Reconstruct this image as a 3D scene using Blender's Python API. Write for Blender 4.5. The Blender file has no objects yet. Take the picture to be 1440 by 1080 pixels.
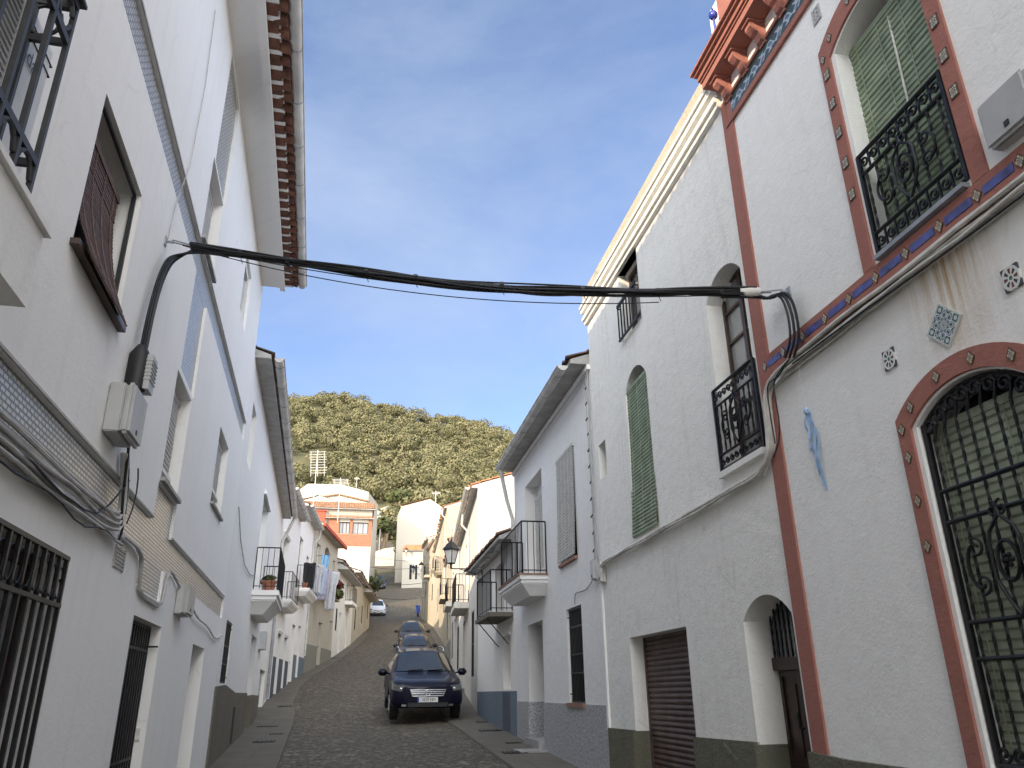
import bpy, bmesh, math, random
import numpy as np
from mathutils import Matrix, Vector
from mathutils.geometry import tessellate_polygon
R = math.radians
random.seed(7)
rng = np.random.default_rng(7)
scene = bpy.context.scene
COL = scene.collection

# ---------------------------------------------------------------- camera, sky, sun, exposure
EYE, FPX = 1.6, 1082.0
_u = np.array([681.0 - 720, 2163.0 + 540, -FPX]); _u /= np.linalg.norm(_u)
_f = np.array([0, 0, -1.0]); _f -= _u * _f.dot(_u); _f /= np.linalg.norm(_f)
_r = np.cross(_f, _u)
CAM = np.array([_r, _f, _u])
cam_data = bpy.data.cameras.new('camera')
cam_data.sensor_width = 36; cam_data.lens = FPX / 1440 * 36
cam_data.clip_start = 0.05; cam_data.clip_end = 4000
cam = bpy.data.objects.new('camera', cam_data); COL.objects.link(cam)
mw = Matrix(CAM.tolist()).to_4x4(); mw.translation = (0, 0, EYE)
cam.matrix_world = mw
scene.camera = cam

SUN_TRAVEL, SUN_EL = 41.0, 20.5        # heading of the light (clockwise from +Y), elevation
world = bpy.data.worlds.new('World'); scene.world = world; world.use_nodes = True
nt = world.node_tree; nt.nodes.clear()
sky = nt.nodes.new('ShaderNodeTexSky'); sky.sky_type = 'NISHITA'; sky.sun_disc = False
sky.sun_elevation = R(SUN_EL); sky.sun_rotation = R(SUN_TRAVEL + 180); sky.air_density = 0.66; sky.altitude = 2500; sky.dust_density = .4; sky.ozone_density = 2.2
tcw = nt.nodes.new('ShaderNodeTexCoord')
mp = nt.nodes.new('ShaderNodeMapping'); mp.inputs['Scale'].default_value = (1.0, 1.3, 1.9); mp.inputs['Rotation'].default_value = (0.3, 0.2, 0.6)
nz = nt.nodes.new('ShaderNodeTexNoise'); nz.inputs['Scale'].default_value = 1.5; nz.inputs['Detail'].default_value = 8; nz.inputs['Roughness'].default_value = .62; nz.inputs['Distortion'].default_value = .5
rp = nt.nodes.new('ShaderNodeValToRGB'); rp.color_ramp.elements[0].position = .34; rp.color_ramp.elements[0].color = (.12, .12, .12, 1); rp.color_ramp.elements[1].position = .78; rp.color_ramp.elements[1].color = (.72, .72, .72, 1)
mx = nt.nodes.new('ShaderNodeMixRGB'); mx.inputs[2].default_value = (1.48, 1.74, 2.22, 1)
bg = nt.nodes.new('ShaderNodeBackground'); bg.inputs['Strength'].default_value = 0.15
wo = nt.nodes.new('ShaderNodeOutputWorld')
lk = nt.links.new
lk(tcw.outputs['Generated'], mp.inputs['Vector']); lk(mp.outputs[0], nz.inputs['Vector']); lk(nz.outputs['Fac'], rp.inputs[0])
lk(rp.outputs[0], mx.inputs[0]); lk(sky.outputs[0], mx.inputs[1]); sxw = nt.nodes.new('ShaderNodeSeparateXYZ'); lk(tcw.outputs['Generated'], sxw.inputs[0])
cloud_fill = nt.nodes.new('ShaderNodeMapRange'); cloud_fill.interpolation_type = 'SMOOTHSTEP'      # bright cloud added out of view on the sunward side as fill light
cloud_fill.inputs['From Min'].default_value = .15; cloud_fill.inputs['From Max'].default_value = -.75; cloud_fill.inputs['To Min'].default_value = 0; cloud_fill.inputs['To Max'].default_value = .7
lk(sxw.outputs[1], cloud_fill.inputs['Value'])
mx2 = nt.nodes.new('ShaderNodeMixRGB'); mx2.inputs[2].default_value = (13.6, 13.5, 13.2, 1); lk(cloud_fill.outputs[0], mx2.inputs[0]); lk(mx.outputs[0], mx2.inputs[1])
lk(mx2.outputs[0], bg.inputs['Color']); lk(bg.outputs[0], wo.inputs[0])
sl = bpy.data.lights.new('sun', 'SUN'); sl.energy = 2.2; sl.angle = R(.55); sl.color = (1, .80, .56)
sun = bpy.data.objects.new('sun', sl); COL.objects.link(sun)
_a, _e = R(SUN_TRAVEL), R(SUN_EL)
sun.rotation_euler = Vector((math.sin(_a) * math.cos(_e), math.cos(_a) * math.cos(_e), -math.sin(_e))).to_track_quat('-Z', 'Y').to_euler()
sun.location = (-30, -30, 40)
vs = scene.view_settings; vs.view_transform = 'Standard'; vs.look = 'None'; vs.exposure = 1.56; vs.gamma = 1; vs.use_curve_mapping = False
scene.cycles.max_bounces = 8; scene.cycles.diffuse_bounces = 5

# ---------------------------------------------------------------- materials
def nmat(name):
    m = bpy.data.materials.new(name); m.use_nodes = True
    n = m.node_tree; b = n.nodes['Principled BSDF']
    return m, n, b
def tex(n, kind, coord='UV', scale=1.0, stretch=(1, 1, 1), rot=(0, 0, 0), **kw):
    tc = n.nodes.new('ShaderNodeTexCoord'); mpn = n.nodes.new('ShaderNodeMapping')
    mpn.inputs['Scale'].default_value = stretch; mpn.inputs['Rotation'].default_value = rot
    n.links.new(tc.outputs[coord], mpn.inputs['Vector'])
    t = n.nodes.new('ShaderNodeTex' + kind)
    if 'Scale' in t.inputs: t.inputs['Scale'].default_value = scale
    for k, v in kw.items(): t.inputs[k].default_value = v
    n.links.new(mpn.outputs[0], t.inputs['Vector'])
    return t
def ramp(n, src, stops, const=False):
    r = n.nodes.new('ShaderNodeValToRGB'); e = r.color_ramp.elements
    while len(e) < len(stops): e.new(.5)
    for k, (p, c) in enumerate(stops):
        e[k].position = p; e[k].color = (c[0], c[1], c[2], 1) if hasattr(c, '__len__') else (c, c, c, 1)
    if const: r.color_ramp.interpolation = 'CONSTANT'
    n.links.new(src, r.inputs[0]); return r
def mixc(n, fac, a, b, mode='MIX'):
    m = n.nodes.new('ShaderNodeMixRGB'); m.blend_type = mode
    for i, x in ((0, fac), (1, a), (2, b)):
        if isinstance(x, bpy.types.NodeSocket): n.links.new(x, m.inputs[i])
        elif i == 0: m.inputs[0].default_value = x
        else: m.inputs[i].default_value = (*x, 1)
    return m.outputs[0]
def mth(n, op, a, b=0.0):
    m = n.nodes.new('ShaderNodeMath'); m.operation = op
    for i, x in ((0, a), (1, b)):
        if isinstance(x, bpy.types.NodeSocket): n.links.new(x, m.inputs[i])
        else: m.inputs[i].default_value = x
    return m.outputs[0]
def bump(n, b, src, dist, strength=1.0, prev=None):
    bp = n.nodes.new('ShaderNodeBump'); bp.inputs['Distance'].default_value = dist; bp.inputs['Strength'].default_value = strength
    n.links.new(src, bp.inputs['Height'])
    if prev: n.links.new(prev, bp.inputs['Normal'])
    n.links.new(bp.outputs[0], b.inputs['Normal']); return bp.outputs[0]
def simple(name, col, rough=.6, metal=0, var=.15, vs_=6, bmp=0, bs=30, coord='Object', spec=.5):
    m, n, b = nmat(name)
    t = tex(n, 'Noise', coord, vs_, Detail=5.0)
    c = mixc(n, ramp(n, t.outputs['Fac'], [(.3, 0), (.7, 1)]).outputs[0], tuple(x * (1 - var) for x in col), tuple(min(1, x * (1 + var)) for x in col))
    n.links.new(c, b.inputs['Base Color']); b.inputs['Roughness'].default_value = rough; b.inputs['Metallic'].default_value = metal
    b.inputs['Specular IOR Level'].default_value = spec
    if bmp: bump(n, b, tex(n, 'Noise', coord, bs, Detail=6.0).outputs['Fac'], bmp)
    return m
def plaster(name, col, stain=.1, streak=.08, grime=(.42, .39, .33), rust=False, rough=.9, bmp=.012, patch=None):
    m, n, b = nmat(name)
    big = tex(n, 'Noise', 'UV', .9, Detail=6.0, Roughness=.65)
    c = mixc(n, ramp(n, big.outputs['Fac'], [(.35, 0), (.75, stain * 1.6)]).outputs[0], col, tuple(col[i] * .86 for i in range(3)))
    st = tex(n, 'Noise', 'UV', 1.6, (5, .35, 1), Detail=5.0, Roughness=.7)
    c = mixc(n, ramp(n, st.outputs['Fac'], [(.52, 0), (.8, streak * 3)]).outputs[0], c, grime)
    cr = tex(n, 'Voronoi', 'UV', .9, (1, .8, 1)); cr.feature = 'DISTANCE_TO_EDGE'
    wv = tex(n, 'Noise', 'UV', 2.5, Detail=5.0); vm = n.nodes.new('ShaderNodeMixRGB'); vm.inputs[0].default_value = .12
    lk0 = cr.inputs['Vector'].links[0].from_socket; n.links.new(lk0, vm.inputs[1]); n.links.new(wv.outputs['Color'], vm.inputs[2]); n.links.new(vm.outputs[0], cr.inputs['Vector'])
    cm = mth(n, 'MULTIPLY', ramp(n, cr.outputs['Distance'], [(.002, 1), (.007, 0)]).outputs[0], ramp(n, wv.outputs['Fac'], [(.54, 0), (.66, streak * 3)]).outputs[0])
    c = mixc(n, cm, c, (.33, .31, .28))
    sp = tex(n, 'Noise', 'UV', 3.2, (1, 1, 1), Detail=9.0, Roughness=.8)
    c = mixc(n, ramp(n, sp.outputs['Fac'], [(.66, 0), (.74, streak * 2.2)]).outputs[0], c, grime)
    if rust:
        tc = n.nodes.new('ShaderNodeTexCoord'); sx = n.nodes.new('ShaderNodeSeparateXYZ'); n.links.new(tc.outputs['UV'], sx.inputs[0])
        du = mth(n, 'ABSOLUTE', mth(n, 'SUBTRACT', sx.outputs[0], 3.42))
        mu = ramp(n, du, [(.05, 1), (.42, 0)]).outputs[0]
        zt = mth(n, 'DIVIDE', mth(n, 'SUBTRACT', sx.outputs[1], 3.3), .75)
        mz = ramp(n, zt, [(0, 0), (.15, .35), (.9, 1), (1, 0)]).outputs[0]
        s2 = tex(n, 'Noise', 'UV', 2.2, (7, .35, 1), Detail=5.0, Roughness=.7)
        ms = ramp(n, s2.outputs['Fac'], [(.38, 0), (.6, 1)]).outputs[0]
        f = mth(n, 'MULTIPLY', mth(n, 'MULTIPLY', mu, mz), ms)
        c = mixc(n, mth(n, 'MULTIPLY', f, 1.0), c, (.46, .28, .09))
    n.links.new(c, b.inputs['Base Color']); b.inputs['Roughness'].default_value = rough; b.inputs['Specular IOR Level'].default_value = .25
    n1 = bump(n, b, tex(n, 'Noise', 'UV', 5, Detail=8.0, Roughness=.65).outputs['Fac'], bmp * 2.2)
    bump(n, b, tex(n, 'Noise', 'UV', 46, Detail=5.0).outputs['Fac'], bmp * .5, 1, n1)
    return m
M = {}
M['white'] = plaster('white_plaster', (.50, .465, .39), .10, .05)
M['white_l'] = plaster('smooth_white_paint', (.84, .83, .81), .16, .06, bmp=.0025)
M['white_b'] = plaster('old_whitewash', (.83, .815, .765), .2, .11, bmp=.008)
M['white_c'] = plaster('cool_whitewash', (.80, .79, .77), .12, .06, bmp=.007)
M['white_r'] = plaster('rough_white_plaster', (.84, .83, .795), .12, .04, rust=True, bmp=.0055)
M['white_m'] = plaster('aged_whitewash', (.62, .595, .54), .35, .3, bmp=.01)
M['cream'] = plaster('cream_plaster', (.47, .42, .325), .5, .5, bmp=.012)
M['ochre_old'] = plaster('flaking_ochre_plaster', (.44, .385, .285), .7, .6, bmp=.02)
M['terra'] = plaster('terracotta_paint', (.35, .15, .118), .25, .05, (.5, .3, .25), bmp=.007)
M['olive'] = plaster('olive_plinth_paint', (.155, .15, .11), .5, .25, (.09, .085, .06), bmp=.018)
M['brownp'] = plaster('brown_grey_plinth', (.17, .155, .125), .5, .3, (.09, .08, .06), bmp=.014)
M['greyp'] = plaster('grey_green_plinth', (.25, .25, .21), .3, .2, bmp=.008)
M['bluep'] = plaster('blue_grey_plinth', (.16, .20, .245), .3, .12, (.1, .11, .12), bmp=.008)
M['darkp'] = plaster('slate_grey_plinth', (.10, .115, .14), .3, .1, (.06, .06, .06), bmp=.008)
M['iron'] = simple('black_iron', (.012, .012, .014), .45, .4, .4, 20)
M['iron_g'] = simple('charcoal_iron', (.035, .035, .037), .5, .15, .3, 20)
M['wood_d'] = simple('dark_door_wood', (.032, .017, .012), .5, 0, .4, 9, .002, 60)
M['wood_b'] = simple('brown_blind_wood', (.115, .062, .045), .6, 0, .35, 25)
M['grey_blind'] = simple('grey_roller_slats', (.42, .41, .385), .55, 0, .12, 12)
M['white_blind'] = simple('pale_roller_slats', (.52, .51, .48), .6, 0, .15, 12)
M['green_blind'] = simple('green_painted_slats', (.225, .28, .185), .55, 0, .25, 7)
M['greyg_blind'] = simple('grey_green_slats', (.35, .39, .285), .55, 0, .25, 7)
M['shutter'] = simple('brown_roller_shutter', (.095, .062, .055), .5, .2, .3, 5)
M['cable'] = simple('black_cable', (.008, .008, .009), .55, 0, .3, 20)
M['conduit'] = simple('grey_conduit', (.40, .39, .37), .6, 0, .2, 8)
M['white_cable'] = simple('painted_white_cable', (.62, .60, .55), .65, 0, .2, 9)
M['box'] = simple('grey_plastic_box', (.42, .42, .41), .5, 0, .1, 5)
M['box_l'] = simple('pale_plastic_box', (.50, .51, .52), .5, 0, .1, 5)
M['gutter'] = simple('weathered_gutter', (.55, .54, .51), .55, 0, .2, 3)
M['zinc'] = simple('zinc_pipe', (.30, .31, .33), .45, .3, .2, 4)
M['frame_w'] = simple('white_frame', (.7, .7, .68), .5, 0, .08, 5)
M['frame_b'] = simple('brown_frame', (.06, .035, .025), .45, 0, .3, 8)
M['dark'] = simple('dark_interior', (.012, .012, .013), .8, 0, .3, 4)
M['step'] = simple('stone_step', (.33, .32, .31), .8, 0, .25, 8, .004, 40)
M['clay'] = simple('terracotta_pot', (.30, .12, .07), .8, 0, .25, 9)
M['sill'] = simple('clay_sill', (.27, .15, .10), .75, 0, .3, 9)
M['tyre'] = simple('tyre_rubber', (.015, .015, .016), .85, 0, .3, 12)
M['rim'] = simple('alloy_rim', (.45, .46, .48), .35, .8, .1, 5)
M['chrome'] = simple('chrome', (.75, .76, .78), .18, 1, .05, 5)
M['plastic'] = simple('black_trim', (.018, .018, .02), .5, 0, .3, 15)
M['drain'] = simple('iron_drain', (.025, .023, .022), .7, .3, .4, 20, .004, 60)
M['blue_gl'] = simple('cobalt_glaze', (.03, .05, .32), .2, 0, .2, 8)
M['blue_t'] = simple('blue_tile', (.06, .075, .24), .35, 0, .5, 14)
M['ribbon'] = simple('pale_blue_paper', (.36, .52, .72), .7, 0, .25, 14)
M['brick_dk'] = simple('old_clay_brick', (.14, .06, .038), .9, 0, .5, 7, .006, 50)
M['bark'] = simple('bark', (.12, .09, .06), .9, 0, .3, 8)
M['red_wall'] = plaster('red_wall_paint', (.45, .10, .06), .3, .1, (.25, .08, .06))
M['bluebox'] = simple('blue_plastic', (.02, .07, .42), .4, 0, .15, 6)
M['antenna'] = simple('antenna_aluminium', (.58, .56, .5), .4, .5, .2, 6)
M['lampgl'] = simple('frosted_lamp_glass', (.55, .55, .52), .25, 0, .1, 5)
for nm, c in (('cloth_white', (.40, .41, .44)), ('cloth_lilac', (.33, .31, .38)), ('cloth_black', (.02, .02, .022)), ('cloth_blue', (.30, .36, .46)), ('cloth_sky', (.22, .42, .62))):
    M[nm] = simple(nm, c, .9, 0, .12, 12, .004, 25)
def glass(name, tint=(.06, .07, .08), rough=.06):
    m, n, b = nmat(name)
    t = tex(n, 'Noise', 'Object', .8, Detail=3.0)
    n.links.new(mixc(n, t.outputs['Fac'], tuple(x * .6 for x in tint), tuple(x * 1.4 for x in tint)), b.inputs['Base Color'])
    b.inputs['Roughness'].default_value = rough; b.inputs['Specular IOR Level'].default_value = .8
    b.inputs['Coat Weight'].default_value = .6; b.inputs['Coat Roughness'].default_value = .04
    return m
M['glass'] = glass('window_glass'); M['glass_c'] = glass('curtained_glass', (.24, .25, .25), .06); M['car_glass'] = glass('car_glass', (.02, .024, .026), .04)
def paint(name, col, fl=.15):
    m, n, b = nmat(name)
    t = tex(n, 'Noise', 'Object', 2.2, Detail=5.0)
    n.links.new(mixc(n, ramp(n, t.outputs['Fac'], [(.35, 0), (.8, fl)]).outputs[0], col, (.25, .23, .2)), b.inputs['Base Color'])
    b.inputs['Roughness'].default_value = .5; b.inputs['Metallic'].default_value = .0; b.inputs['Specular IOR Level'].default_value = .12; b.inputs['Coat Weight'].default_value = .4; b.inputs['Coat Roughness'].default_value = .05
    return m
M['navy'] = paint('navy_car_paint', (.003, .004, .016), .02); M['wcar'] = paint('white_car_paint', (.72, .73, .74), .1)
M['dcar'] = paint('dark_grey_car_paint', (.03, .032, .036)); M['bcar'] = paint('dark_bronze_car_paint', (.05, .038, .034)); M['bluecar'] = paint('dark_blue_car_paint', (.008, .015, .045))
M['headlamp'] = glass('headlamp_lens', (.10, .105, .11), .08)
def granite():
    m, n, b = nmat('speckled_granite')
    v = tex(n, 'Voronoi', 'UV', 38); v2 = tex(n, 'Noise', 'UV', 26, Detail=6.0)
    c = mixc(n, .5, ramp(n, v.outputs['Distance'], [(.1, .10), (.6, .55)]).outputs[0], ramp(n, v2.outputs['Fac'], [(.35, (.12, .125, .135)), (.68, (.50, .51, .53))]).outputs[0])
    n.links.new(c, b.inputs['Base Color']); b.inputs['Roughness'].default_value = .6
    bump(n, b, v2.outputs['Fac'], .006); return m
M['granite'] = granite()
def tileband():
    m, n, b = nmat('silver_relief_tiles')
    t = tex(n, 'Brick', 'UV', 1.0); t.offset = .5; t.squash = 1
    t.inputs['Brick Width'].default_value = .062; t.inputs['Row Height'].default_value = .031; t.inputs['Mortar Size'].default_value = .007; t.inputs['Mortar Smooth'].default_value = .25
    t.inputs['Color1'].default_value = (.68, .68, .665, 1); t.inputs['Color2'].default_value = (.54, .54, .53, 1); t.inputs['Mortar'].default_value = (.17, .165, .155, 1)
    n.links.new(t.outputs['Color'], b.inputs['Base Color']); b.inputs['Roughness'].default_value = .28; b.inputs['Specular IOR Level'].default_value = .7
    i = mth(n, 'SUBTRACT', 1.0, t.outputs['Fac']); n1 = bump(n, b, i, .012)
    bump(n, b, tex(n, 'Noise', 'UV', 40, (1, .5, 1), Detail=2.0).outputs['Fac'], .006, 1, n1)
    return m
M['band'] = tileband()
def rooftile(name='clay_roof_tiles', a=(.20, .085, .045), b2=(.42, .23, .12), moss=(.12, .11, .07)):
    m, n, b = nmat(name)
    v = tex(n, 'Voronoi', 'UV', 1.0, (4.5, 2.6, 1)); v.feature = 'F1'
    c = ramp(n, v.outputs['Color'], [(.1, a), (.9, b2)]).outputs[0]
    t = tex(n, 'Noise', 'Object', 1.8, Detail=7.0, Roughness=.7)
    c = mixc(n, ramp(n, t.outputs['Fac'], [(.45, 0), (.72, .75)]).outputs[0], c, moss)
    n.links.new(c, b.inputs['Base Color']); b.inputs['Roughness'].default_value = .9
    bump(n, b, tex(n, 'Noise', 'Object', 25, Detail=5.0).outputs['Fac'], .01); return m
M['roof'] = rooftile(); M['roof_o'] = rooftile('orange_roof_tiles', (.42, .15, .06), (.60, .27, .12), (.30, .17, .09)); M['roof_d'] = rooftile('mossy_dark_roof_tiles', (.10, .055, .04), (.22, .13, .09), (.06, .055, .045))
def brickm():
    m, n, b = nmat('orange_brick')
    t = tex(n, 'Brick', 'UV', 1.0); t.inputs['Brick Width'].default_value = .25; t.inputs['Row Height'].default_value = .07; t.inputs['Mortar Size'].default_value = .008
    t.inputs['Color1'].default_value = (.27, .085, .04, 1); t.inputs['Color2'].default_value = (.36, .13, .06, 1); t.inputs['Mortar'].default_value = (.3, .22, .16, 1)
    n.links.new(t.outputs['Color'], b.inputs['Base Color']); b.inputs['Roughness'].default_value = .85; return m
M['brick'] = brickm()
def cobble():
    m, n, b = nmat('worn_cobbles')
    wob = tex(n, 'Noise', 'UV', 1.2, Detail=2.0)
    v = tex(n, 'Voronoi', 'UV', 7.2, (1.15, .9, 1), Randomness=.9); v.feature = 'F1'
    v2 = tex(n, 'Voronoi', 'UV', 7.2, (1.15, .9, 1), Randomness=.9); v2.feature = 'DISTANCE_TO_EDGE'
    c = ramp(n, v.outputs['Color'], [(0, (.05, .042, .03)), (.5, (.125, .106, .076)), (1, (.26, .225, .165))]).outputs[0]
    big = tex(n, 'Noise', 'UV', .55, Detail=5.0, Roughness=.6)
    c = mixc(n, ramp(n, big.outputs['Fac'], [(.4, 0), (.7, .55)]).outputs[0], c, (.11, .09, .06))
    gap = ramp(n, v2.outputs['Distance'], [(.02, 0), (.10, 1)]).outputs[0]
    c = mixc(n, gap, (.035, .03, .022), c)
    n.links.new(c, b.inputs['Base Color'])
    b.inputs['Roughness'].default_value = .72
    h = ramp(n, v2.outputs['Distance'], [(0, 0), (.3, 1)]).outputs[0]
    n1 = bump(n, b, h, .03); bump(n, b, tex(n, 'Noise', 'UV', 30, Detail=4.0).outputs['Fac'], .008, 1, n1)
    return m
M['cobble'] = cobble()
def pavem():
    m, n, b = nmat('worn_concrete')
    t = tex(n, 'Noise', 'UV', 1.1, Detail=8.0, Roughness=.7); t2 = tex(n, 'Noise', 'UV', 40, Detail=4.0)
    c = ramp(n, t.outputs['Fac'], [(.3, (.095, .085, .068)), (.7, (.16, .145, .115))]).outputs[0]
    br = tex(n, 'Brick', 'UV', 1.0); br.inputs['Brick Width'].default_value = 1.2; br.inputs['Row Height'].default_value = .9; br.inputs['Mortar Size'].default_value = .012
    c = mixc(n, br.outputs['Fac'], c, (.09, .085, .075)); c = mixc(n, ramp(n, t2.outputs['Fac'], [(.3, .3), (.7, 0)]).outputs[0], c, (.09, .085, .07))
    n.links.new(c, b.inputs['Base Color']); b.inputs['Roughness'].default_value = .85; bump(n, b, t2.outputs['Fac'], .006); return m
M['pave'] = pavem()
def groundm():
    m, n, b = nmat('dry_hillside')
    t = tex(n, 'Noise', 'Object', .09, Detail=9.0, Roughness=.7); t2 = tex(n, 'Noise', 'Object', .9, Detail=6.0)
    c = ramp(n, t.outputs['Fac'], [(.36, (.06, .062, .028)), (.56, (.115, .105, .05)), (.70, (.27, .19, .11))]).outputs[0]
    c = mixc(n, ramp(n, t2.outputs['Fac'], [(.4, 0), (.7, .6)]).outputs[0], c, (.08, .08, .03))
    n.links.new(c, b.inputs['Base Color']); b.inputs['Roughness'].default_value = .95; bump(n, b, t2.outputs['Fac'], .3); return m
M['ground'] = groundm()
def leafm(name, a, b2, sc=.35):
    m, n, b = nmat(name)
    t = tex(n, 'Noise', 'Object', sc, Detail=3.0); t2 = tex(n, 'Noise', 'Object', sc * 14, Detail=2.0)
    c = mixc(n, ramp(n, t.outputs['Fac'], [(.35, 0), (.65, 1)]).outputs[0], a, b2)
    c = mixc(n, ramp(n, t2.outputs['Fac'], [(.35, .25), (.65, 0)]).outputs[0], c, tuple(x * .55 for x in a))
    n.links.new(c, b.inputs['Base Color']); b.inputs['Roughness'].default_value = .75
    b.inputs['Transmission Weight'].default_value = 0
    b.inputs['Specular IOR Level'].default_value = .2
    return m
M['oak'] = leafm('evergreen_oak_leaves', (.125, .12, .058), (.215, .197, .105), .12); M['leaf'] = leafm('shrub_leaves', (.065, .08, .03), (.125, .135, .055), .8)
M['redleaf'] = leafm('red_geranium_leaves', (.09, .015, .015), (.16, .05, .03), 3); M['grass'] = leafm('rough_grass', (.11, .13, .04), (.2, .2, .08), 1)
def azulejo(name, cols, k1=9., k2=8., border=.9):
    m, n, b = nmat(name)
    tc = n.nodes.new('ShaderNodeTexCoord'); sx = n.nodes.new('ShaderNodeSeparateXYZ'); n.links.new(tc.outputs['UV'], sx.inputs[0])
    x, y = sx.outputs[0], sx.outputs[1]
    r = mth(n, 'SQRT', mth(n, 'ADD', mth(n, 'MULTIPLY', x, x), mth(n, 'MULTIPLY', y, y)))
    an = mth(n, 'ARCTAN2', y, x)
    v = mth(n, 'ADD', mth(n, 'SINE', mth(n, 'MULTIPLY', r, k1)), mth(n, 'COSINE', mth(n, 'MULTIPLY', an, k2)))
    c = ramp(n, mth(n, 'ADD', mth(n, 'MULTIPLY', v, .25), .5), [(i / len(cols), q) for i, q in enumerate(cols)], True).outputs[0]
    e = mth(n, 'MAXIMUM', mth(n, 'ABSOLUTE', x), mth(n, 'ABSOLUTE', y))
    c = mixc(n, mth(n, 'GREATER_THAN', e, border), c, cols[-1])
    n.links.new(c, b.inputs['Base Color']); b.inputs['Roughness'].default_value = .25; return m
W_ = (.62, .62, .58)
M['az1'] = azulejo('blue_green_azulejo', [(.03, .10, .09), (.55, .58, .55), (.04, .07, .22), W_, (.04, .13, .11), (.06, .12, .16), (.5, .53, .5)], 8, 8)
def petals():
    m, n, b = nmat('dark_petal_azulejo')
    tc = n.nodes.new('ShaderNodeTexCoord'); sx = n.nodes.new('ShaderNodeSeparateXYZ'); n.links.new(tc.outputs['UV'], sx.inputs[0])
    x, y = sx.outputs[0], sx.outputs[1]
    r = mth(n, 'SQRT', mth(n, 'ADD', mth(n, 'MULTIPLY', x, x), mth(n, 'MULTIPLY', y, y))); an = mth(n, 'ARCTAN2', y, x)
    pet = mth(n, 'GREATER_THAN', mth(n, 'COSINE', mth(n, 'MULTIPLY', an, 8.)), -.15)
    ringm = mth(n, 'MULTIPLY', mth(n, 'GREATER_THAN', r, .36), mth(n, 'LESS_THAN', r, .82))
    c = mixc(n, mth(n, 'MULTIPLY', pet, ringm), W_, mixc(n, mth(n, 'GREATER_THAN', mth(n, 'COSINE', mth(n, 'MULTIPLY', an, 4.)), 0.), (.03, .03, .035), (.12, .035, .02)))
    c = mixc(n, mth(n, 'LESS_THAN', r, .2), c, (.04, .12, .08)); c = mixc(n, mth(n, 'GREATER_THAN', r, 1.08), c, (.05, .05, .06))
    n.links.new(c, b.inputs['Base Color']); b.inputs['Roughness'].default_value = .25; return m
M['az2'] = petals()
M['az3'] = azulejo('small_ochre_azulejo', [(.48, .40, .26), (.06, .09, .10), (.50, .44, .32), (.10, .06, .03)], 6, 4, .82)
def friezem():
    m, n, b = nmat('tile_frieze')
    tc = n.nodes.new('ShaderNodeTexCoord'); sx = n.nodes.new('ShaderNodeSeparateXYZ'); n.links.new(tc.outputs['UV'], sx.inputs[0])
    u, z = sx.outputs[0], sx.outputs[1]
    w = mth(n, 'ADD', mth(n, 'SINE', mth(n, 'MULTIPLY', u, 42.)), mth(n, 'MULTIPLY', mth(n, 'SINE', mth(n, 'ADD', mth(n, 'MULTIPLY', z, 70.), mth(n, 'MULTIPLY', mth(n, 'SINE', mth(n, 'MULTIPLY', u, 21.)), 2.))), .9))
    zz = mth(n, 'ABSOLUTE', mth(n, 'SUBTRACT', z, 6.85))
    inside = mth(n, 'LESS_THAN', zz, .05)
    c = ramp(n, mth(n, 'ADD', mth(n, 'MULTIPLY', w, .25), .5), [(0, (.05, .09, .10)), (.46, (.40, .46, .50)), (.72, (.12, .17, .26))], True).outputs[0]
    c = mixc(n, inside, (.035, .065, .06), c)
    n.links.new(c, b.inputs['Base Color']); b.inputs['Roughness'].default_value = .35; return m
M['frieze'] = friezem()
M['eaveboard'] = simple('painted_eave_boards', (.42, .41, .39), .8, 0, .2, 4, .004, 30)

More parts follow.
